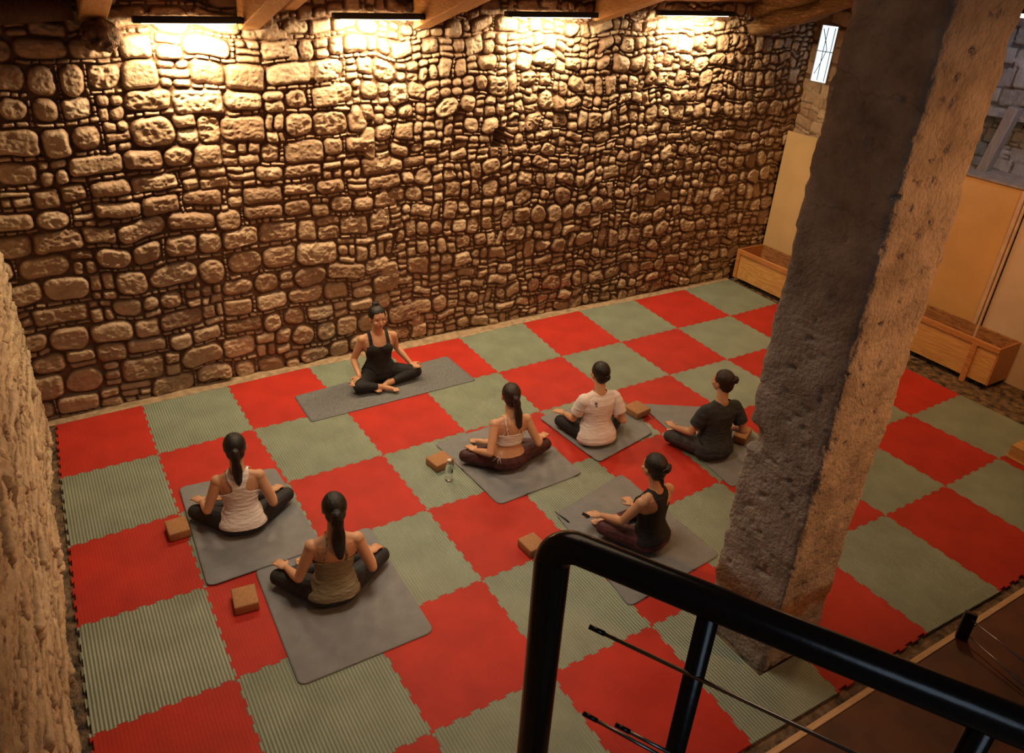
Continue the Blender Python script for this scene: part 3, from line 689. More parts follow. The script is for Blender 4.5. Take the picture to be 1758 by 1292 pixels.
# ------------------------------------------------------------------ yoga mats
def yoga_mat(pxs, label, mat, z=.007, th=.006, wr=.006, seed=0, rr=.06, under=True, group='grey yoga mats of the class'):
    Q = [Vector(pz(u, v, z)) for u, v in pxs]     # back-left, front-left, front-right, back-right
    c = sum(Q, Vector())/4; nu, nv = 60, 80; V = []
    Lu = (Q[3]-Q[0]).length; Lv = (Q[1]-Q[0]).length
    for j in range(nv+1):
        v = j/nv; dv = min(v, 1-v)*Lv; ins = (rr-math.sqrt(max(0, rr*rr-(rr-dv)**2)))/Lu if dv < rr else 0
        for i in range(nu+1):
            u = ins+(1-2*ins)*i/nu
            p = Q[0]*(1-u)*(1-v)+Q[3]*u*(1-v)+Q[1]*(1-u)*v+Q[2]*u*v
            V.append((p.x-c.x, p.y-c.y, 0))
    V = np.array(V); e = fbm(V[:, 0]*4+seed, V[:, 1]*4, 0, seed, 3); fold = np.abs(fbm(V[:, 0]*3+V[:, 1]*5, V[:, 1]*2-V[:, 0]*3, 1, seed+2, 2))
    V[:, 2] = wr*(np.clip(e, 0, 1)+np.clip(.12-fold, 0, 1)*10*.6)
    F = grid_faces(nv+1, nu+1)[:, ::-1]
    o = np_mesh('yoga_mat', V, F, mat); o.location = (c.x, c.y, z)
    md = o.modifiers.new('s', 'SOLIDIFY'); md.thickness = th; md.offset = 1 if False else -1
    o.location.z = z+.0005
    me_flip = o.data; 
    tag(o, label, 'yoga mat', group)
    return o
yoga_mat([(505, 680), (534, 724), (817, 652), (767, 611)], 'thin grey ribbed yoga mat lying crosswise under the teacher by the wall', M['matgrey'], .007, .006, .001, 1, .03)
yoga_mat([(307, 836), (356, 1007), (556, 938), (472, 802)], 'grey yoga mat under the woman in the white racerback top', M['towel'], .016, .008, .004, 2)
yoga_mat([(437, 978), (514, 1178), (746, 1083), (634, 903)], 'grey yoga mat under the woman in the olive camisole, nearest the camera', M['towel'], .008, .007, .003, 3)
yoga_mat([(746, 761), (857, 866), (1000, 812), (893, 716)], 'grey blanket-covered mat under the woman in the white crop top', M['towel'], .008, .007, .014, 4)
yoga_mat([(925, 716), (1028, 793), (1121, 742), (1060, 676)], 'grey yoga mat under the person in the pale t-shirt', M['towel'], .016, .008, .006, 5)
yoga_mat([(1098, 693), (1256, 836), (1345, 800), (1250, 700)], 'grey yoga mat under the person in the dark t-shirt, partly behind the pillar', M['towel'], .008, .007, .005, 6)
yoga_mat([(954, 882), (1081, 1041), (1236, 952), (1067, 813)], 'rumpled grey mat under the woman in the black racerback top', M['towel'], .008, .007, .015, 7, .05)

# ------------------------------------------------------------------ cork blocks and bottle
def cork_block(tops, label, h=.085, size=(.225, .15)):
    P = [Vector(pz(u, v, h)) for u, v in tops]; c = sum(P, Vector())/len(P)
    e1 = (P[1]-P[0]); ang = math.atan2(e1.y, e1.x)
    w_ = e1.length; d_ = (P[2]-P[1]).length if len(P) > 2 else size[1]
    w_ = min(max(w_, .15), .25)*1.07; d_ = min(max(d_, .13), .25)*1.07
    bm = bmesh.new(); bbox(bm, (0, 0, h/2+.001), (w_, d_, h-.002), None, .012, 3)
    o = bm_obj('cork_block', bm, M['cork'], None, True); o.location = (c.x, c.y, .001); o.rotation_euler.z = ang
    tag(o, label, 'yoga block', 'cork yoga blocks'); print('block', w_, d_, ang); return o
cork_block([(279, 895), (313, 885), (329, 905), (295, 919)], 'cork yoga block left of the woman in the white racerback top')
cork_block([(397, 1011), (436, 1001), (444.5, 1031.5), (402, 1044)], 'cork yoga block on the red tile left of the nearest mat')
cork_block([(734, 784), (762, 772), (776, 788), (749, 800)], 'cork yoga block with the clear water bottle beside it')
b4 = cork_block([(1075, 697.5), (1096, 688.5), (1112.5, 704), (1093, 711)], 'cork yoga block between the two persons in t-shirts'); b4.location.z = .018
cork_block([(891, 924), (917, 912.5), (937, 934), (910, 946)], 'cork yoga block partly hidden behind the railing corner')
b6 = cork_block([(1262, 748), (1274, 729), (1289, 737), (1277, 756)], 'cork yoga block between the person in the dark t-shirt and the pillar'); b6.location.z = .012
bp_ = pz(771, 824, 0); t = thing('water_bottle', 'clear plastic water bottle standing beside a cork block', 'bottle', (bp_[0], bp_[1], .001))
prof = [(0, .0), (.028, .0), (.031, .006), (.031, .05), (.028, .058), (.031, .066), (.031, .11), (.029, .13), (.018, .16), (.012, .17), (.012, .185)]
def lathe(name, prof, mat, parent, n=24):
    V = []; F = []
    for r, z in prof:
        for k in range(n): V.append((r*math.cos(2*math.pi*k/n), r*math.sin(2*math.pi*k/n), z))
    for i in range(len(prof)-1):
        for k in range(n): F.append((i*n+k, i*n+(k+1) % n, (i+1)*n+(k+1) % n, (i+1)*n+k))
    F.append(tuple((len(prof)-1)*n+k for k in range(n)))
    return mesh_obj(name, V, F, mat, parent, True)
prof = [(a*1.25, b*1.25) for a, b in prof]
lathe('bottle_body', prof, M['glass'], t); lathe('cap', [(0.001, .225), (.019, .225), (.019, .248), (.001, .249)], M['string'], t)

#PEOPLE

# ------------------------------------------------------------------ people
def cone_mesh(a, b, ra, rb, n=14, m=5):
    a = np.array(a, float); b = np.array(b, float); d = b-a; L = np.linalg.norm(d); t = d/max(L, 1e-9)
    u = np.cross(t, [0, 0, 1.] if abs(t[2]) < .9 else [1., 0, 0]); u /= np.linalg.norm(u); v = np.cross(t, u)
    rings = []
    for k in range(m): q = -math.pi/2+(k+.3)/m*math.pi/2; rings.append((a+t*ra*math.sin(q), ra*math.cos(q)))
    rings.append((a, ra)); rings.append((b, rb))
    for k in range(m): q = (k+.7)/m*math.pi/2; rings.append((b+t*rb*math.sin(q), rb*math.cos(q)))
    V = []; F = []
    for c, r in rings:
        for k in range(n): w_ = 2*math.pi*k/n; V.append(c+r*(u*math.cos(w_)+v*math.sin(w_)))
    for i in range(len(rings)-1):
        for k in range(n): F.append((i*n+k, i*n+(k+1) % n, (i+1)*n+(k+1) % n, (i+1)*n+k))
    F.append(tuple(range(n-1, -1, -1))); F.append(tuple((len(rings)-1)*n+k for k in range(n)))
    return V, F
def ell_mesh(c, r, R=None, n=18, m=12):
    V = []; F = []; c = np.array(c, float)
    for i in range(1, m):
        q = -math.pi/2+math.pi*i/m
        for k in range(n):
            w_ = 2*math.pi*k/n; p = np.array([r[0]*math.cos(q)*math.cos(w_), r[1]*math.cos(q)*math.sin(w_), r[2]*math.sin(q)])
            V.append(c+(R@p if R is not None else p))
    for i in range(m-2):
        for k in range(n): F.append((i*n+k, i*n+(k+1) % n, (i+1)*n+(k+1) % n, (i+1)*n+k))
    F.append(tuple(range(n-1, -1, -1))); F.append(tuple((m-2)*n+k for k in range(n)))
    return V, F
def loft_mesh(rings, n=40):
    V = []; F = []
    for z, cx, cy, rx, ry in rings:
        for k in range(n):
            w_ = 2*math.pi*k/n; c_, s_ = math.cos(w_), math.sin(w_); p = 2/2.3
            V.append(np.array([cx+rx*math.copysign(abs(c_)**p, c_), cy+ry*math.copysign(abs(s_)**p, s_), z]))
    for i in range(len(rings)-1):
        for k in range(n): F.append((i*n+k, i*n+(k+1) % n, (i+1)*n+(k+1) % n, (i+1)*n+k))
    F.append(tuple(range(n-1, -1, -1))); F.append(tuple((len(rings)-1)*n+k for k in range(n)))
    return V, F
def remeshed(parts, voxel, smooth=4):
    V = []; F = []
    for v, f in parts:
        o = len(V); V += [tuple(map(float, p)) for p in v]; F += [tuple(i+o for i in q) for q in f]
    me = bpy.data.meshes.new('tmp'); me.from_pydata(V, [], F); ob = bpy.data.objects.new('tmp', me); COL.objects.link(ob)
    md = ob.modifiers.new('r', 'REMESH'); md.mode = 'VOXEL'; md.voxel_size = voxel; md.adaptivity = 0
    if smooth: ms = ob.modifiers.new('s', 'SMOOTH'); ms.iterations = smooth; ms.factor = .5
    bpy.context.view_layer.update(); dg = bpy.context.evaluated_depsgraph_get(); ev = ob.evaluated_get(dg); m2 = ev.to_mesh()
    n = len(m2.vertices); co = np.zeros(n*3); m2.vertices.foreach_get('co', co); no = np.zeros(n*3); m2.vertices.foreach_get('normal', no)
    Fq = [tuple(p.vertices) for p in m2.polygons]; ev.to_mesh_clear(); bpy.data.objects.remove(ob); bpy.data.meshes.remove(me)
    Fq = np.array([f if len(f) == 4 else (f[0], f[1], f[2], f[2]) for f in Fq if len(f) in (3, 4)])
    Fq = Fq[Fq[:, 2] != Fq[:, 3]]
    return co.reshape(-1, 3), no.reshape(-1, 3), Fq
def d_cone(P, a, b, ra, rb):
    a = np.array(a); b = np.array(b); d = b-a; t = np.clip(((P-a)@d)/(d@d), 0, 1)
    return np.linalg.norm(P-a-t[:, None]*d, axis=1)-(ra+(rb-ra)*t), t
def d_loft(P, rings):
    R_ = np.array(rings); z = P[:, 2]; cx = np.interp(z, R_[:, 0], R_[:, 1]); cy = np.interp(z, R_[:, 0], R_[:, 2]); rx = np.interp(z, R_[:, 0], R_[:, 3]); ry = np.interp(z, R_[:, 0], R_[:, 4])
    q = np.hypot((P[:, 0]-cx)/rx, (P[:, 1]-cy)/ry); return (q-1)*np.minimum(rx, ry)+np.maximum(0, z-R_[-1, 0])
def select(name, co, no, F, keepv, off, mat, parent, thick=.004, folds=0., seed=0):
    kf = keepv[F].all(1); F2 = F[kf]
    if len(F2) == 0: return None
    used = np.unique(F2); mp = -np.ones(len(co), int); mp[used] = np.arange(len(used)); F3 = mp[F2]
    o_ = off[used] if hasattr(off, '__len__') else off
    C_ = co[used]; N_ = no[used]
    # smooth the cut line: average boundary vertices along the border
    E_ = np.sort(np.concatenate([F3[:, [0, 1]], F3[:, [1, 2]], F3[:, [2, 3]], F3[:, [3, 0]]]), 1)
    u_, cnt = np.unique(E_, axis=0, return_counts=True); B_ = u_[cnt == 1]
    C2 = C_.copy()
    for _ in range(6):
        s = np.zeros_like(C2); c = np.zeros(len(C2))
        np.add.at(s, B_[:, 0], C2[B_[:, 1]]); np.add.at(s, B_[:, 1], C2[B_[:, 0]]); np.add.at(c, B_[:, 0], 1); np.add.at(c, B_[:, 1], 1)
        k = c == 2; C2[k] = C2[k]*.4+.6*s[k]/c[k][:, None]
    if folds:
        f_ = fbm(C2[:, 0]*7+seed, C2[:, 1]*7, C2[:, 2]*26, seed, 3); o_ = o_+folds*(np.abs(f_)*1.6)
    V = C2+N_*(o_[:, None] if hasattr(o_, '__len__') else o_)
    ob = np_mesh(name, V, F3, mat, parent)
    md = ob.modifiers.new('s', 'SOLIDIFY'); md.thickness = thick; md.offset = -1
    return ob
def sm(a, b, x): t = np.clip((x-a)/(b-a), 0, 1); return t*t*(3-2*t)

def person(label, origin, heading, S, lean, knees, ankles, wrists, tips, top, legs, hair, mats, headturn=0., front=False, palms_up=False, wz=.19, hand_n=None, extra=()):
    """all *_w inputs are world points; the figure is built in its own frame and sits at origin"""
    t = thing('person', label, 'person', (origin[0], origin[1], .018), heading)
    ch, sh = math.cos(-heading), math.sin(-heading)
    def L(p): x, y = p[0]-origin[0], p[1]-origin[1]; return np.array([x*ch-y*sh, x*sh+y*ch, p[2]-.018])
    lx, ly = lean
    def B(x, y, z): return np.array([x*S+lx*z, y*S+ly*z, z*S])     # body frame, leaning spine
    rings0 = [(.008,0,-.01,.11,.075),(.03,0,-.012,.160,.108),(.07,0,-.012,.186,.130),(.12,0,-.01,.180,.124),(.17,0,-.004,.152,.104),(.23,0,.0,.122,.088),(.27,0,.004,.119,.086),(.32,0,.008,.126,.090),
              (.38,0,.010,.140,.096),(.43,0,.006,.150,.094),(.47,0,.0,.156,.084),(.505,0,-.006,.150,.070),(.53,0,-.008,.115,.056),(.555,0,-.006,.070,.048),(.58,0,-.002,.050,.046)]
    rings = [(z*S, cx*S+lx*z, cy*S+ly*z, rx*S, ry*S) for z, cx, cy, rx, ry in rings0]
    parts = [loft_mesh(rings)]; G = []            # G: (group, fn)
    G.append(('torso', lambda P: (d_loft(P, rings), None)))
    def cone(g, a, b, ra, rb):
        parts.append(cone_mesh(a, b, ra, rb)); G.append((g, lambda P, a=a, b=b, ra=ra, rb=rb: d_cone(P, a, b, ra, rb)))
    def ell(g, c, r, R=None):
        parts.append(ell_mesh(c, r, R)); G.append((g, lambda P, c=np.array(c), r=min(r): (np.linalg.norm(P-c, axis=1)-r, None)))
    # neck and head
    hd = B(0, .045, .735)
    cone('neck', B(0, -.004, .55), hd+np.array([0, -.02, -.05])*S, .056*S, .052*S)
    Rh = np.array(Matrix.Rotation(headturn, 3, 'Z'))
    def H(x, y, z): return hd+Rh@(np.array([x, y, z])*S*1.07)
    ell('head', H(0, -.006, .018), (.077*S, .096*S, .100*S), Rh)
    ell('head', H(0, .030, -.035), (.060*S, .062*S, .070*S), Rh); ell('head', H(0, .052, -.078), (.024*S, .024*S, .020*S), Rh)
    ell('head', H(0, .090, -.018), (.010*S, .016*S, .022*S), Rh); ell('head', H(0, .099, -.030), (.014*S, .011*S, .009*S), Rh)
    ell('head', H(0, .070, .024), (.046*S, .015*S, .022*S), Rh); ell('head', H(0, .080, -.056), (.022*S, .012*S, .008*S), Rh)
    for s in (-1, 1):
        ell('head', H(s*.074, .0, -.012), (.010*S, .019*S, .030*S), Rh); ell('head', H(s*.036, .066, -.030), (.022*S, .018*S, .020*S), Rh)
        ell('torso', B(s*.068, .078, .395), (.058*S, .048*S, .056*S))
    # legs and arms
    for s in (-1, 1):
        hip = B(s*.085, .0, .088); kn = L(knees[s]); an = L(ankles[s])
        kn[2] = max(kn[2], .066*S); an[2] = max(an[2], .045*S)
        mid = hip*.5+kn*.5
        cone('thigh', hip, mid, .098*S, .080*S); cone('thigh', mid, kn, .080*S, .058*S)
        c1 = kn*.62+an*.38+np.array([0, -.006*S, .0]); cone('calf', kn, c1, .056*S, .051*S); cone('calf', c1, kn*.2+an*.8, .051*S, .033*S); cone('foot', kn*.22+an*.78, an, .033*S, .031*S)
        fd = (an-kn); fd[2] = 0; fd /= np.linalg.norm(fd); toe = an+(fd*.13+np.array([-s*.0, .05*(1 if front else .5), -.012]))*S
        toe[2] = max(.026*S, toe[2]-.01)
        heel = an-fd*.03*S+np.array([0, -.03*S, -.006*S])
        cone('foot', heel, an*.5+toe*.5, .029*S, .028*S); cone('foot', an*.5+toe*.5, toe, .028*S, .018*S)
        for k in range(5):
            side = np.array([-fd[1], fd[0], 0]); q = toe+side*(k-2)*.0135*S; cone('foot', q-fd*.02*S, q+fd*(.030-.004*abs(k-1))*S, .010*S, .0075*S)
        sh_ = B(s*.158, -.006, .488); wr_ = L(wrists[s]); L1, L2 = .270*S, .238*S
        dv = wr_-sh_; D = np.linalg.norm(dv)
        if D > (L1+L2)*.985: wr_ = sh_+dv/D*(L1+L2)*.985; D = (L1+L2)*.985
        u_ = (wr_-sh_)/D; a_ = (L1*L1-L2*L2+D*D)/(2*D); hh = math.sqrt(max(1e-6, L1*L1-a_*a_))
        pole = np.array([s*.30, -.45, -.80]); pole -= u_*(pole@u_); pole /= np.linalg.norm(pole)
        el = sh_+u_*a_+pole*hh
        ell('shoulder', sh_+np.array([0, 0, .0]), (.050*S, .050*S, .048*S))
        cone('uarm', sh_, sh_*.5+el*.5, .046*S, .042*S); cone('uarm', sh_*.5+el*.5, el, .042*S, .034*S)
        c1 = el*.65+wr_*.35; cone('farm', el, c1, .035*S, .036*S); cone('farm', c1, wr_, .036*S, .023*S)
        # shoulder slope
        cone('torso', B(s*.05, -.012, .525), B(s*.135, -.010, .498), .040*S, .038*S)
        cone('torso', B(s*.10, .0, .40), sh_-np.array([s*.02, 0, .01]), .060*S, .045*S)
        # hand
        tp = L(tips[s]); hd_ = tp-wr_; hd_ = hd_/np.linalg.norm(hd_); nn = np.array([0, 0, 1.])-hd_*hd_[2]; nn /= np.linalg.norm(nn)
        sd_ = np.cross(hd_, nn)                 # to the hand's right seen from above
        th = -s if not palms_up else s          # thumb side: inwards palm down, outwards palm up
        pc = wr_+hd_*.045*S; Rm = np.stack([sd_, hd_, nn], 1)
        ell('hand', pc, (.040*S, .050*S, .017*S), Rm)
        curl = 1. if palms_up else -1.
        for k, (ln, of) in enumerate(((.062, -.029), (.072, -.010), (.068, .010), (.052, .028))):
            base = wr_+(hd_*.078+sd_*of*(-th if True else 1))*S; k_ = (1 if k == 0 and palms_up else 0)
            d1 = hd_+nn*(.18+.35*k_)*curl+sd_*of*3*(-th); d1 /= np.linalg.norm(d1); p1 = base+d1*ln*.5*S
            d2 = hd_+nn*(.75+1.1*k_)*curl+sd_*of*1.5*(-th); d2 /= np.linalg.norm(d2); p2 = p1+d2*ln*.5*S
            cone('hand', base, p1, .0092*S, .0085*S); cone('hand', p1, p2, .0085*S, .0068*S)
        b0 = wr_+(hd_*.025+sd_*.026*th*(1))*S; d1 = hd_*.7+sd_*.75*th+nn*.15*curl; d1 /= np.linalg.norm(d1); p1 = b0+d1*.036*S
        d2 = hd_*1.0+sd_*.25*th+nn*.35*curl; d2 /= np.linalg.norm(d2); cone('hand', b0, p1, .0125*S, .0105*S); cone('hand', p1, p1+d2*.030*S, .0105*S, .008*S)
        if s == -1: wl = (sh_, el, wr_)
    co, no, F = remeshed(parts, .0052, 5)
    body = np_mesh('body', co, F, M['skin'], t)
    # label every vertex with its nearest limb
    D_ = []; names = []; ts = []
    for g, fn in G: d_, t_ = fn(co); D_.append(d_); names.append(g); ts.append(t_ if t_ is not None else np.zeros(len(co)))
    D_ = np.array(D_); arg = D_.argmin(0); lab = np.array(names)[arg]
    z = co[:, 2]/S; x = (co[:, 0]-lx*z)/S; y = (co[:, 1]-ly*z)/S; ax = np.abs(x)
    isT = np.isin(lab, ['torso', 'shoulder']); low = np.isin(lab, ['thigh', 'calf'])
    trunk = (lab == 'torso')
    arm = np.isin(lab, ['uarm', 'farm', 'hand'])
    waist = legs.get('waist', .17)
    calf_ok = lab == 'calf'
    kl = (trunk & (z < waist)) | low
    if legs.get('long'): 
        kl |= (lab == 'foot') & (np.min(D_[[i for i, n in enumerate(names) if n == 'calf']], 0) < .006)
    # top
    kind = top['kind']; hem = top.get('hem', .13)
    if kind == 'racer':
        wb = np.where(z < .33, .30, np.where(z < .45, .30-(.30-.052)*sm(.33, .43, z), .052+.030*sm(.45, .53, z)))
        back = (y < .02) & (ax < wb); frt = (y >= .02) & (((z < .43) & (ax < .30-(.30-.10)*sm(.36, .43, z))) | ((ax > .045) & (ax < .095)))
        kt = (isT & (z > hem) & (z < .60) & (back | frt))
    elif kind == 'cami':
        top_b = .385+.0*x; kt = trunk & (z > hem) & (z < np.where(y < 0, .385, .43)) | (isT & (z >= .38) & (z < .56) & (np.abs(ax-(.078-.02*sm(.4, .54, z))) < .0072))
    elif kind == 'scoop':
        kt = (isT & (z > hem) & (((z < .432)) | ((z < .58) & (np.abs(ax-.088) < .019)) | ((z >= .425) & (z < .49) & (y > 0) & (ax > np.sqrt(np.clip(1-((.495-z)/.065)**2, 0, 1))*.088) & (ax < .107)) | ((z < .44) & (y < 0) & (ax < .12)))) & ~((z > .36) & (ax > .128))
    elif kind == 'crop':
        kt = (trunk & (z > .275) & (z < .395)) | (isT & (z >= .385) & (z < .56) & ((y < .02) & ((np.abs(ax-(.055+.02*sm(.39, .5, z))) < .0055) | (np.abs(ax-(.095-.05*sm(.39, .5, z))) < .0055)) | (y >= .02) & (np.abs(ax-.08) < .008)))
    else:   # tee
        upart = np.zeros(len(co), bool)
        for i, n in enumerate(names):
            pass
        ua = np.array([i for i, n in enumerate(names) if n == 'uarm'])
        sleeve = (lab == 'uarm') & ((np.isin(arg, ua[[0, 2]])) | (ts_at(ts, arg) < .35))
        kt = ((isT & (z > hem) & (z < .565)) | sleeve)
    ease = top.get('ease', .005)
    e_ = np.full(len(co), ease) if kind != 'tee' else ease*(.35+.65*(1-sm(.44, .54, z)))
    lg = select('leggings' if legs.get('n') is None else legs['n'], co, no, F, kl, .0045 if not legs.get('loose') else .010, M[legs['m']], t, folds=legs.get('folds', .002), seed=3)
    tp_ = select(top.get('n', 'tank_top'), co, no, F, kt, e_+.0045, M[top['m']], t, folds=top.get('folds', .004), seed=5)
    # hair
    hp = [ell_mesh(H(0, -.016, .028), (.087*S, .101*S, .100*S), Rh), ell_mesh(H(0, -.045, -.022), (.072*S, .062*S, .070*S), Rh)]
    hc, hn, hF = remeshed(hp, .006, 4); hr = np.abs(fbm(hc[:, 0]*60, hc[:, 1]*20, hc[:, 2]*14, 3, 2)); hc = hc+hn*(hr*.004)[:, None]
    # keep the hair off the face
    rel = (hc-hd)@Rh/S/1.07
    hk = ~((rel[:, 1] > .052) & (rel[:, 2] < .062)) & ~((rel[:, 1] > .022) & (rel[:, 2] < .008)) 
    hob = select('hair', hc, hn, hF, hk, 0., M[hair['m']], t, .006)
    kind = hair['kind']
    if kind == 'pony':
        ln = hair.get('len', .24); sx = hair.get('sx', 0)
        P = [H(0, -.085, .035), H(0, -.118, .025), H(sx*.2, -.128, -.02)]; n = 9
        for k in range(1, n+1): f = k/n; P.append(H(sx*(.2+f*.8), -.128-.018*math.sin(f*3)+.02*f, -.02-ln*f))
        rr = [.024, .026, .030]+[(.033*(1-abs(k/n-.35)*.9))*(1 if k < n-1 else (.55 if k == n-1 else .12)) for k in range(1, n+1)]
        ps = [cone_mesh(P[i], P[i+1], rr[i]*S*hair.get('w', 1), rr[i+1]*S*hair.get('w', 1)) for i in range(len(P)-1)]
        c2, n2, F2 = remeshed(ps, .0055, 3); c2 = c2+n2*(np.abs(fbm(c2[:, 0]*70, c2[:, 1]*70, c2[:, 2]*6, 4, 2))*.008)[:, None]
        np_mesh('ponytail', c2, F2, M[hair['m']], hob)
        V, Fz = tube_geo([H(0, -.100+.001, .032), H(0, -.112, .029)], .029*S, 16)
        if hair.get('tie'): mesh_obj('hair_tie', V, Fz, M[hair['tie']], hob, True)
    elif kind == 'bun':
        bc = hair['c']; r_ = hair['r']
        ps = [ell_mesh(H(*bc), (r_*S*1.1, r_*S, r_*S), Rh), ell_mesh(H(bc[0]*1.0+.012, bc[1]+.012, bc[2]-.016), (r_*S*.9, r_*S*.8, r_*S*.8), Rh), cone_mesh(H(bc[0]*.5, bc[1]*.72, bc[2]*.8), H(*bc), .030*S, .028*S)]
        c2, n2, F2 = remeshed(ps, .0055, 3); c2 = c2+n2*((fbm(c2[:, 0]*40, c2[:, 1]*40, c2[:, 2]*40, 4, 2))*.010)[:, None]
        np_mesh('bun', c2, F2, M[hair['m']], hob)
        if hair.get('clip'):
            V, Fz = tube_geo([H(-.035, bc[1]-.02, bc[2]+.012), H(-.02, bc[1]-.035, bc[2]+.030), H(.012, bc[1]-.035, bc[2]+.034), H(.03, bc[1]-.03, bc[2]+.01)], .0055*S, 8); mesh_obj('hair_clip', V, Fz, M['clip'], hob, True)
        if hair.get('wisp'):
            V, Fz = tube_geo([H(.0, -.09, -.04), H(.01, -.095, -.09), H(.02, -.10, -.14)], [.016*S, .012*S, .003*S], 10); mesh_obj('loose_strand', V, Fz, M[hair['m']], hob, True)
    if front:
        for s in (-1, 1):
            V, Fz = ell_mesh(H(s*.030, .0755, .004), (.013*S, .008*S, .003*S), Rh); mesh_obj('eye', V, Fz, M['eye'], t, True)
            V, Fz = tube_geo([H(s*.014, .0925, .020), H(s*.030, .089, .026), H(s*.048, .074, .021)], .0014*S, 6); mesh_obj('eyebrow', V, Fz, M['eye'], t, True)
        V, Fz = ell_mesh(H(0, .0895, -.0545), (.019*S, .0065*S, .0065*S), Rh); mesh_obj('lips', V, Fz, M['lip'], t, True)
    return t, H, B, co, no, lab
def ts_at(ts, arg):
    return np.choose(arg, ts) if len(ts) < 32 else np.array(ts)[arg, np.arange(len(arg))]
def W(u, v, z): return tuple(pz(u, v, z))
def mk(label, org, hdg, S, lean, kn, an, wr, tp, **k):
    h = math.radians(hdg)
    def loc2w(x, y, z): return (org[0]+x*math.cos(h)-y*math.sin(h), org[1]+x*math.sin(h)+y*math.cos(h), z)
    knees = {}; ankles = {}; wrists = {}; tips = {}
    for i, s in enumerate((-1, 1)):
        knees[s] = W(*kn[i]) if len(kn[i]) == 3 and kn[i][0] > 5 else loc2w(*kn[i])
        ankles[s] = loc2w(*an[i]); wrists[s] = W(*wr[i]) if wr[i][0] > 5 else loc2w(*wr[i]); tips[s] = W(*tp[i]) if tp[i][0] > 5 else loc2w(*tp[i])
    return person(label, org, h, S, lean, knees, ankles, wrists, tips, **k)
AN = [(.06, .34, .055), (-.07, .40, .05)]
# the teacher, facing the class
mk('woman in black tank top and leggings facing the class, seated cross-legged by the stone wall', (3.60, -.50), 172, 1.135, (.02, -.02),
   [(714, 637, .10), (617, 664, .10)], [(-.04, .20, .05), (.05, .27, .055)], [(704, 622, .19), (617, 645, .20)], [(720, 631, .16), (610, 655, .15)],
   top=dict(kind='scoop', m='cblack', hem=.12), legs=dict(m='cblack', waist=.2), hair=dict(kind='bun', m='hair', c=(0, -.03, .118), r=.036), mats=None, front=True, palms_up=True, headturn=.12)
mk('woman in white racerback tank top with black ponytail, seated at left', (1.50, -2.45), -13, 1.075, (.02, .10),
   [(336, 878, .10), (492, 848, .12)], AN, [(347, 861, .20), (466, 843, .21)], [(327, 848, .19), (488, 826, .2)],
   top=dict(kind='racer', m='cwhite', hem=.085, folds=.0075, ease=.006), legs=dict(m='cleg', waist=.2, long=1), hair=dict(kind='pony', m='hair', len=.30, w=1.2), mats=None)
mk('woman in olive camisole with long black ponytail, seated nearest the camera', (1.90, -3.60), -12, 1.095, (.10, .10),
   [(478, 990, .10), (655, 952, .11)], AN, [(492, 974, .20), (634, 948, .21)], [(471, 961, .2), (657, 929, .2)],
   top=dict(kind='cami', m='colive', hem=.085, folds=.009, ease=.006), legs=dict(m='cleg', waist=.2, long=1), hair=dict(kind='pony', m='hair', len=.37, w=1.5, tie='purple'), mats=None)
r3 = mk('woman in white crop top and maroon leggings with brown ponytail', (4.06, -2.70), -9, 1.065, (.04, .05),
   [(799, 782, .11), (936, 762, .11)], AN, [(816, 773, .20), (928, 751, .2)], [(794, 757, .2), (943, 738, .2)],
   top=dict(kind='crop', m='cwhite', n='crop_top', folds=.004), legs=dict(m='cmaroon', waist=.165, long=1), hair=dict(kind='pony', m='hairb', len=.29, w=1.15, sx=.05), mats=None)
r4 = mk('person in pale short-sleeved t-shirt and black leggings', (5.14, -2.74), -14, 1.06, (.02, .08),
   [(962, 722, .10), (.36, .24, .10)], AN, [(969, 709, .19), (.30, .16, .20)], [(953, 703, .19), (.37, .28, .19)],
   top=dict(kind='tee', m='cpink', n='t_shirt', hem=.05, ease=.024, folds=.005), legs=dict(m='cblack', waist=.16, long=1), hair=dict(kind='bun', m='hair', c=(.01, -.085, -.005), r=.040), mats=None, headturn=.25)
mk('person in dark slate t-shirt and grey leggings, seated beside the pillar', (6.11, -3.50), -10, 1.095, (.10, .10),
   [(1150, 748, .10), (.36, .24, .10)], AN, [(1156, 733, .2), (.32, .16, .20)], [(1139, 713, .2), (.40, .28, .19)],
   top=dict(kind='tee', m='cshirt', n='t_shirt', hem=.03, ease=.026, folds=.005), legs=dict(m='cgrey', waist=.16, long=1), hair=dict(kind='bun', m='hairb', c=(.035, -.085, .045), r=.042, clip=1), mats=None, headturn=.35)
mk('woman in black racerback tank top and plum leggings, hair in a claw clip', (4.58, -4.30), 8, 1.075, (.02, .06),
   [(1036, 905, .11), (.33, .26, .11)], AN, [(1032, 884, .2), (1088, 868, .2)], [(1008, 882, .2), (1070, 848, .22)],
   top=dict(kind='racer', m='cblack', hem=.10, folds=.003), legs=dict(m='cmaroon2', waist=.2, long=1), hair=dict(kind='bun', m='hair', c=(.03, -.09, .03), r=.042, clip=1, wisp=1), mats=None, headturn=-.05)
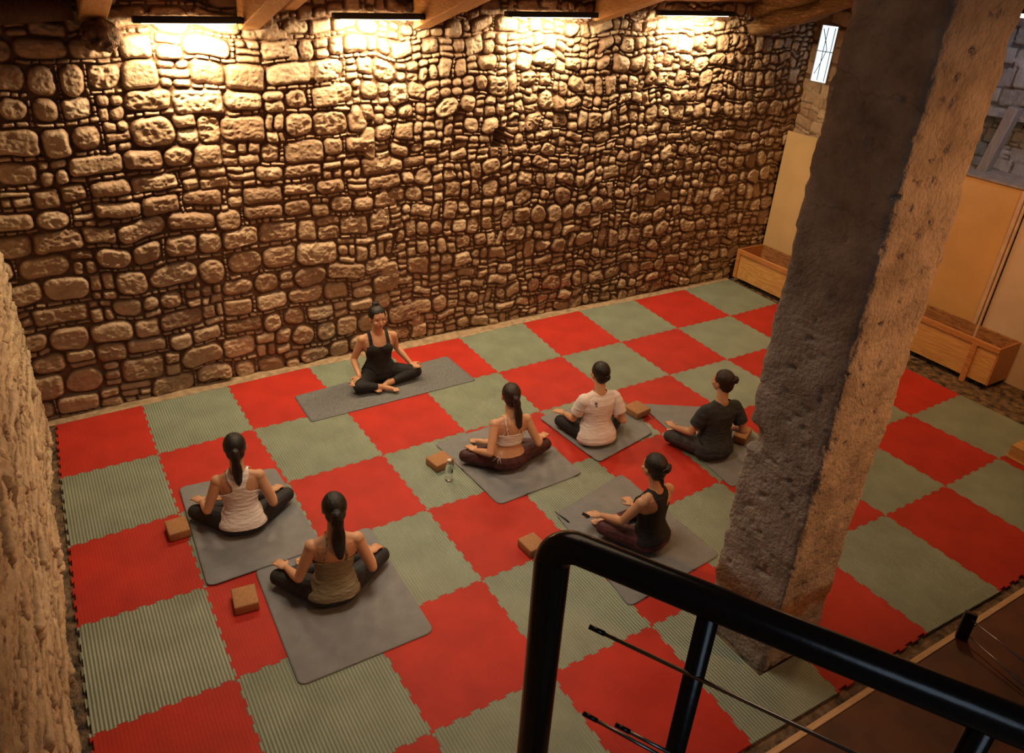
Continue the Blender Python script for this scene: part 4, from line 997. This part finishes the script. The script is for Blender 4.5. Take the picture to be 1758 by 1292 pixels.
# phone held by the woman in the black racerback
pp = pz(1006, 884, .21); bm = bmesh.new(); bbox(bm, (0, 0, 0), (.035, .075, .009), Euler((.2, 0, .6)).to_matrix(), .003)
o = bm_obj('phone', bm, M['black']); o.location = pp; tag(o, 'small dark phone in the left hand of the woman in the black racerback', 'phone')

# cords, prints and straps that lie on a surface: found where the photo shows them
bpy.context.view_layer.update(); DG = bpy.context.evaluated_depsgraph_get()
def hit(u, v):
    d = Vector(ray(u, v)).normalized(); o_ = Vector(_C)
    ok, loc, nr, i_, ob, m_ = SC.ray_cast(DG, o_, d)
    return loc, nr
r3t = r3[0]
def on_thing(name, paths, rad, mat, par, off=.003):
    mi = Matrix.Translation(par.location)@Matrix.Rotation(par.rotation_euler.z, 4, 'Z'); mi = mi.inverted(); V = []; F = []
    for path in paths:
        pts = []
        for q in path: l, n_ = hit(*q); pts.append(mi@(l+n_*off))
        v, f = tube_geo(pts, rad, 6); F += [tuple(i+len(V) for i in g) for g in f]; V += v
    return mesh_obj(name, V, F, mat, par, True)
on_thing('drawstring', [[(863, 775), (860, 779), (856, 783), (851, 787), (846, 791)], [(857, 776), (861, 779), (862, 784), (858, 786), (854, 783)], [(856, 786), (855, 791), (855, 796)], [(858, 786), (859, 791), (860, 796)]], .0022, M['string'], r3t)
dots = []
for cu, cv, k, s_ in ((1023.5, 692.5, 5, 3.0), (1024, 697, 3, 2.0)):
    for a_ in range(k): dots.append([(cu, cv), (cu+s_*math.cos(a_*6.28/k+.4), cv+s_*1.1*math.sin(a_*6.28/k+.4))])
on_thing('shirt_print', dots, .0040, M['cgrey'], r4[0], .0005)
on_thing('shirt_print', [[(1038, 676), (1036, 682), (1040, 690), (1043, 700), (1046, 712)], [(1056, 682), (1058, 688), (1055, 694), (1057, 698)], [(1041, 672), (1047, 670), (1049, 674)]], .0016, mat_basic('pale_print', (.38, .30, .27), .8), r4[0], .0005)
m = []
for q in ((953, 878), (958, 883), (964, 887), (971, 892), (977, 897)): l, n_ = hit(*q); m.append(l+Vector((0, 0, .006)))
tag(tube('strap', m, [.003, .004, .006, .009, .006], M['black'], None, 8), 'short dark strap lying on the left corner of the rumpled mat', 'strap')
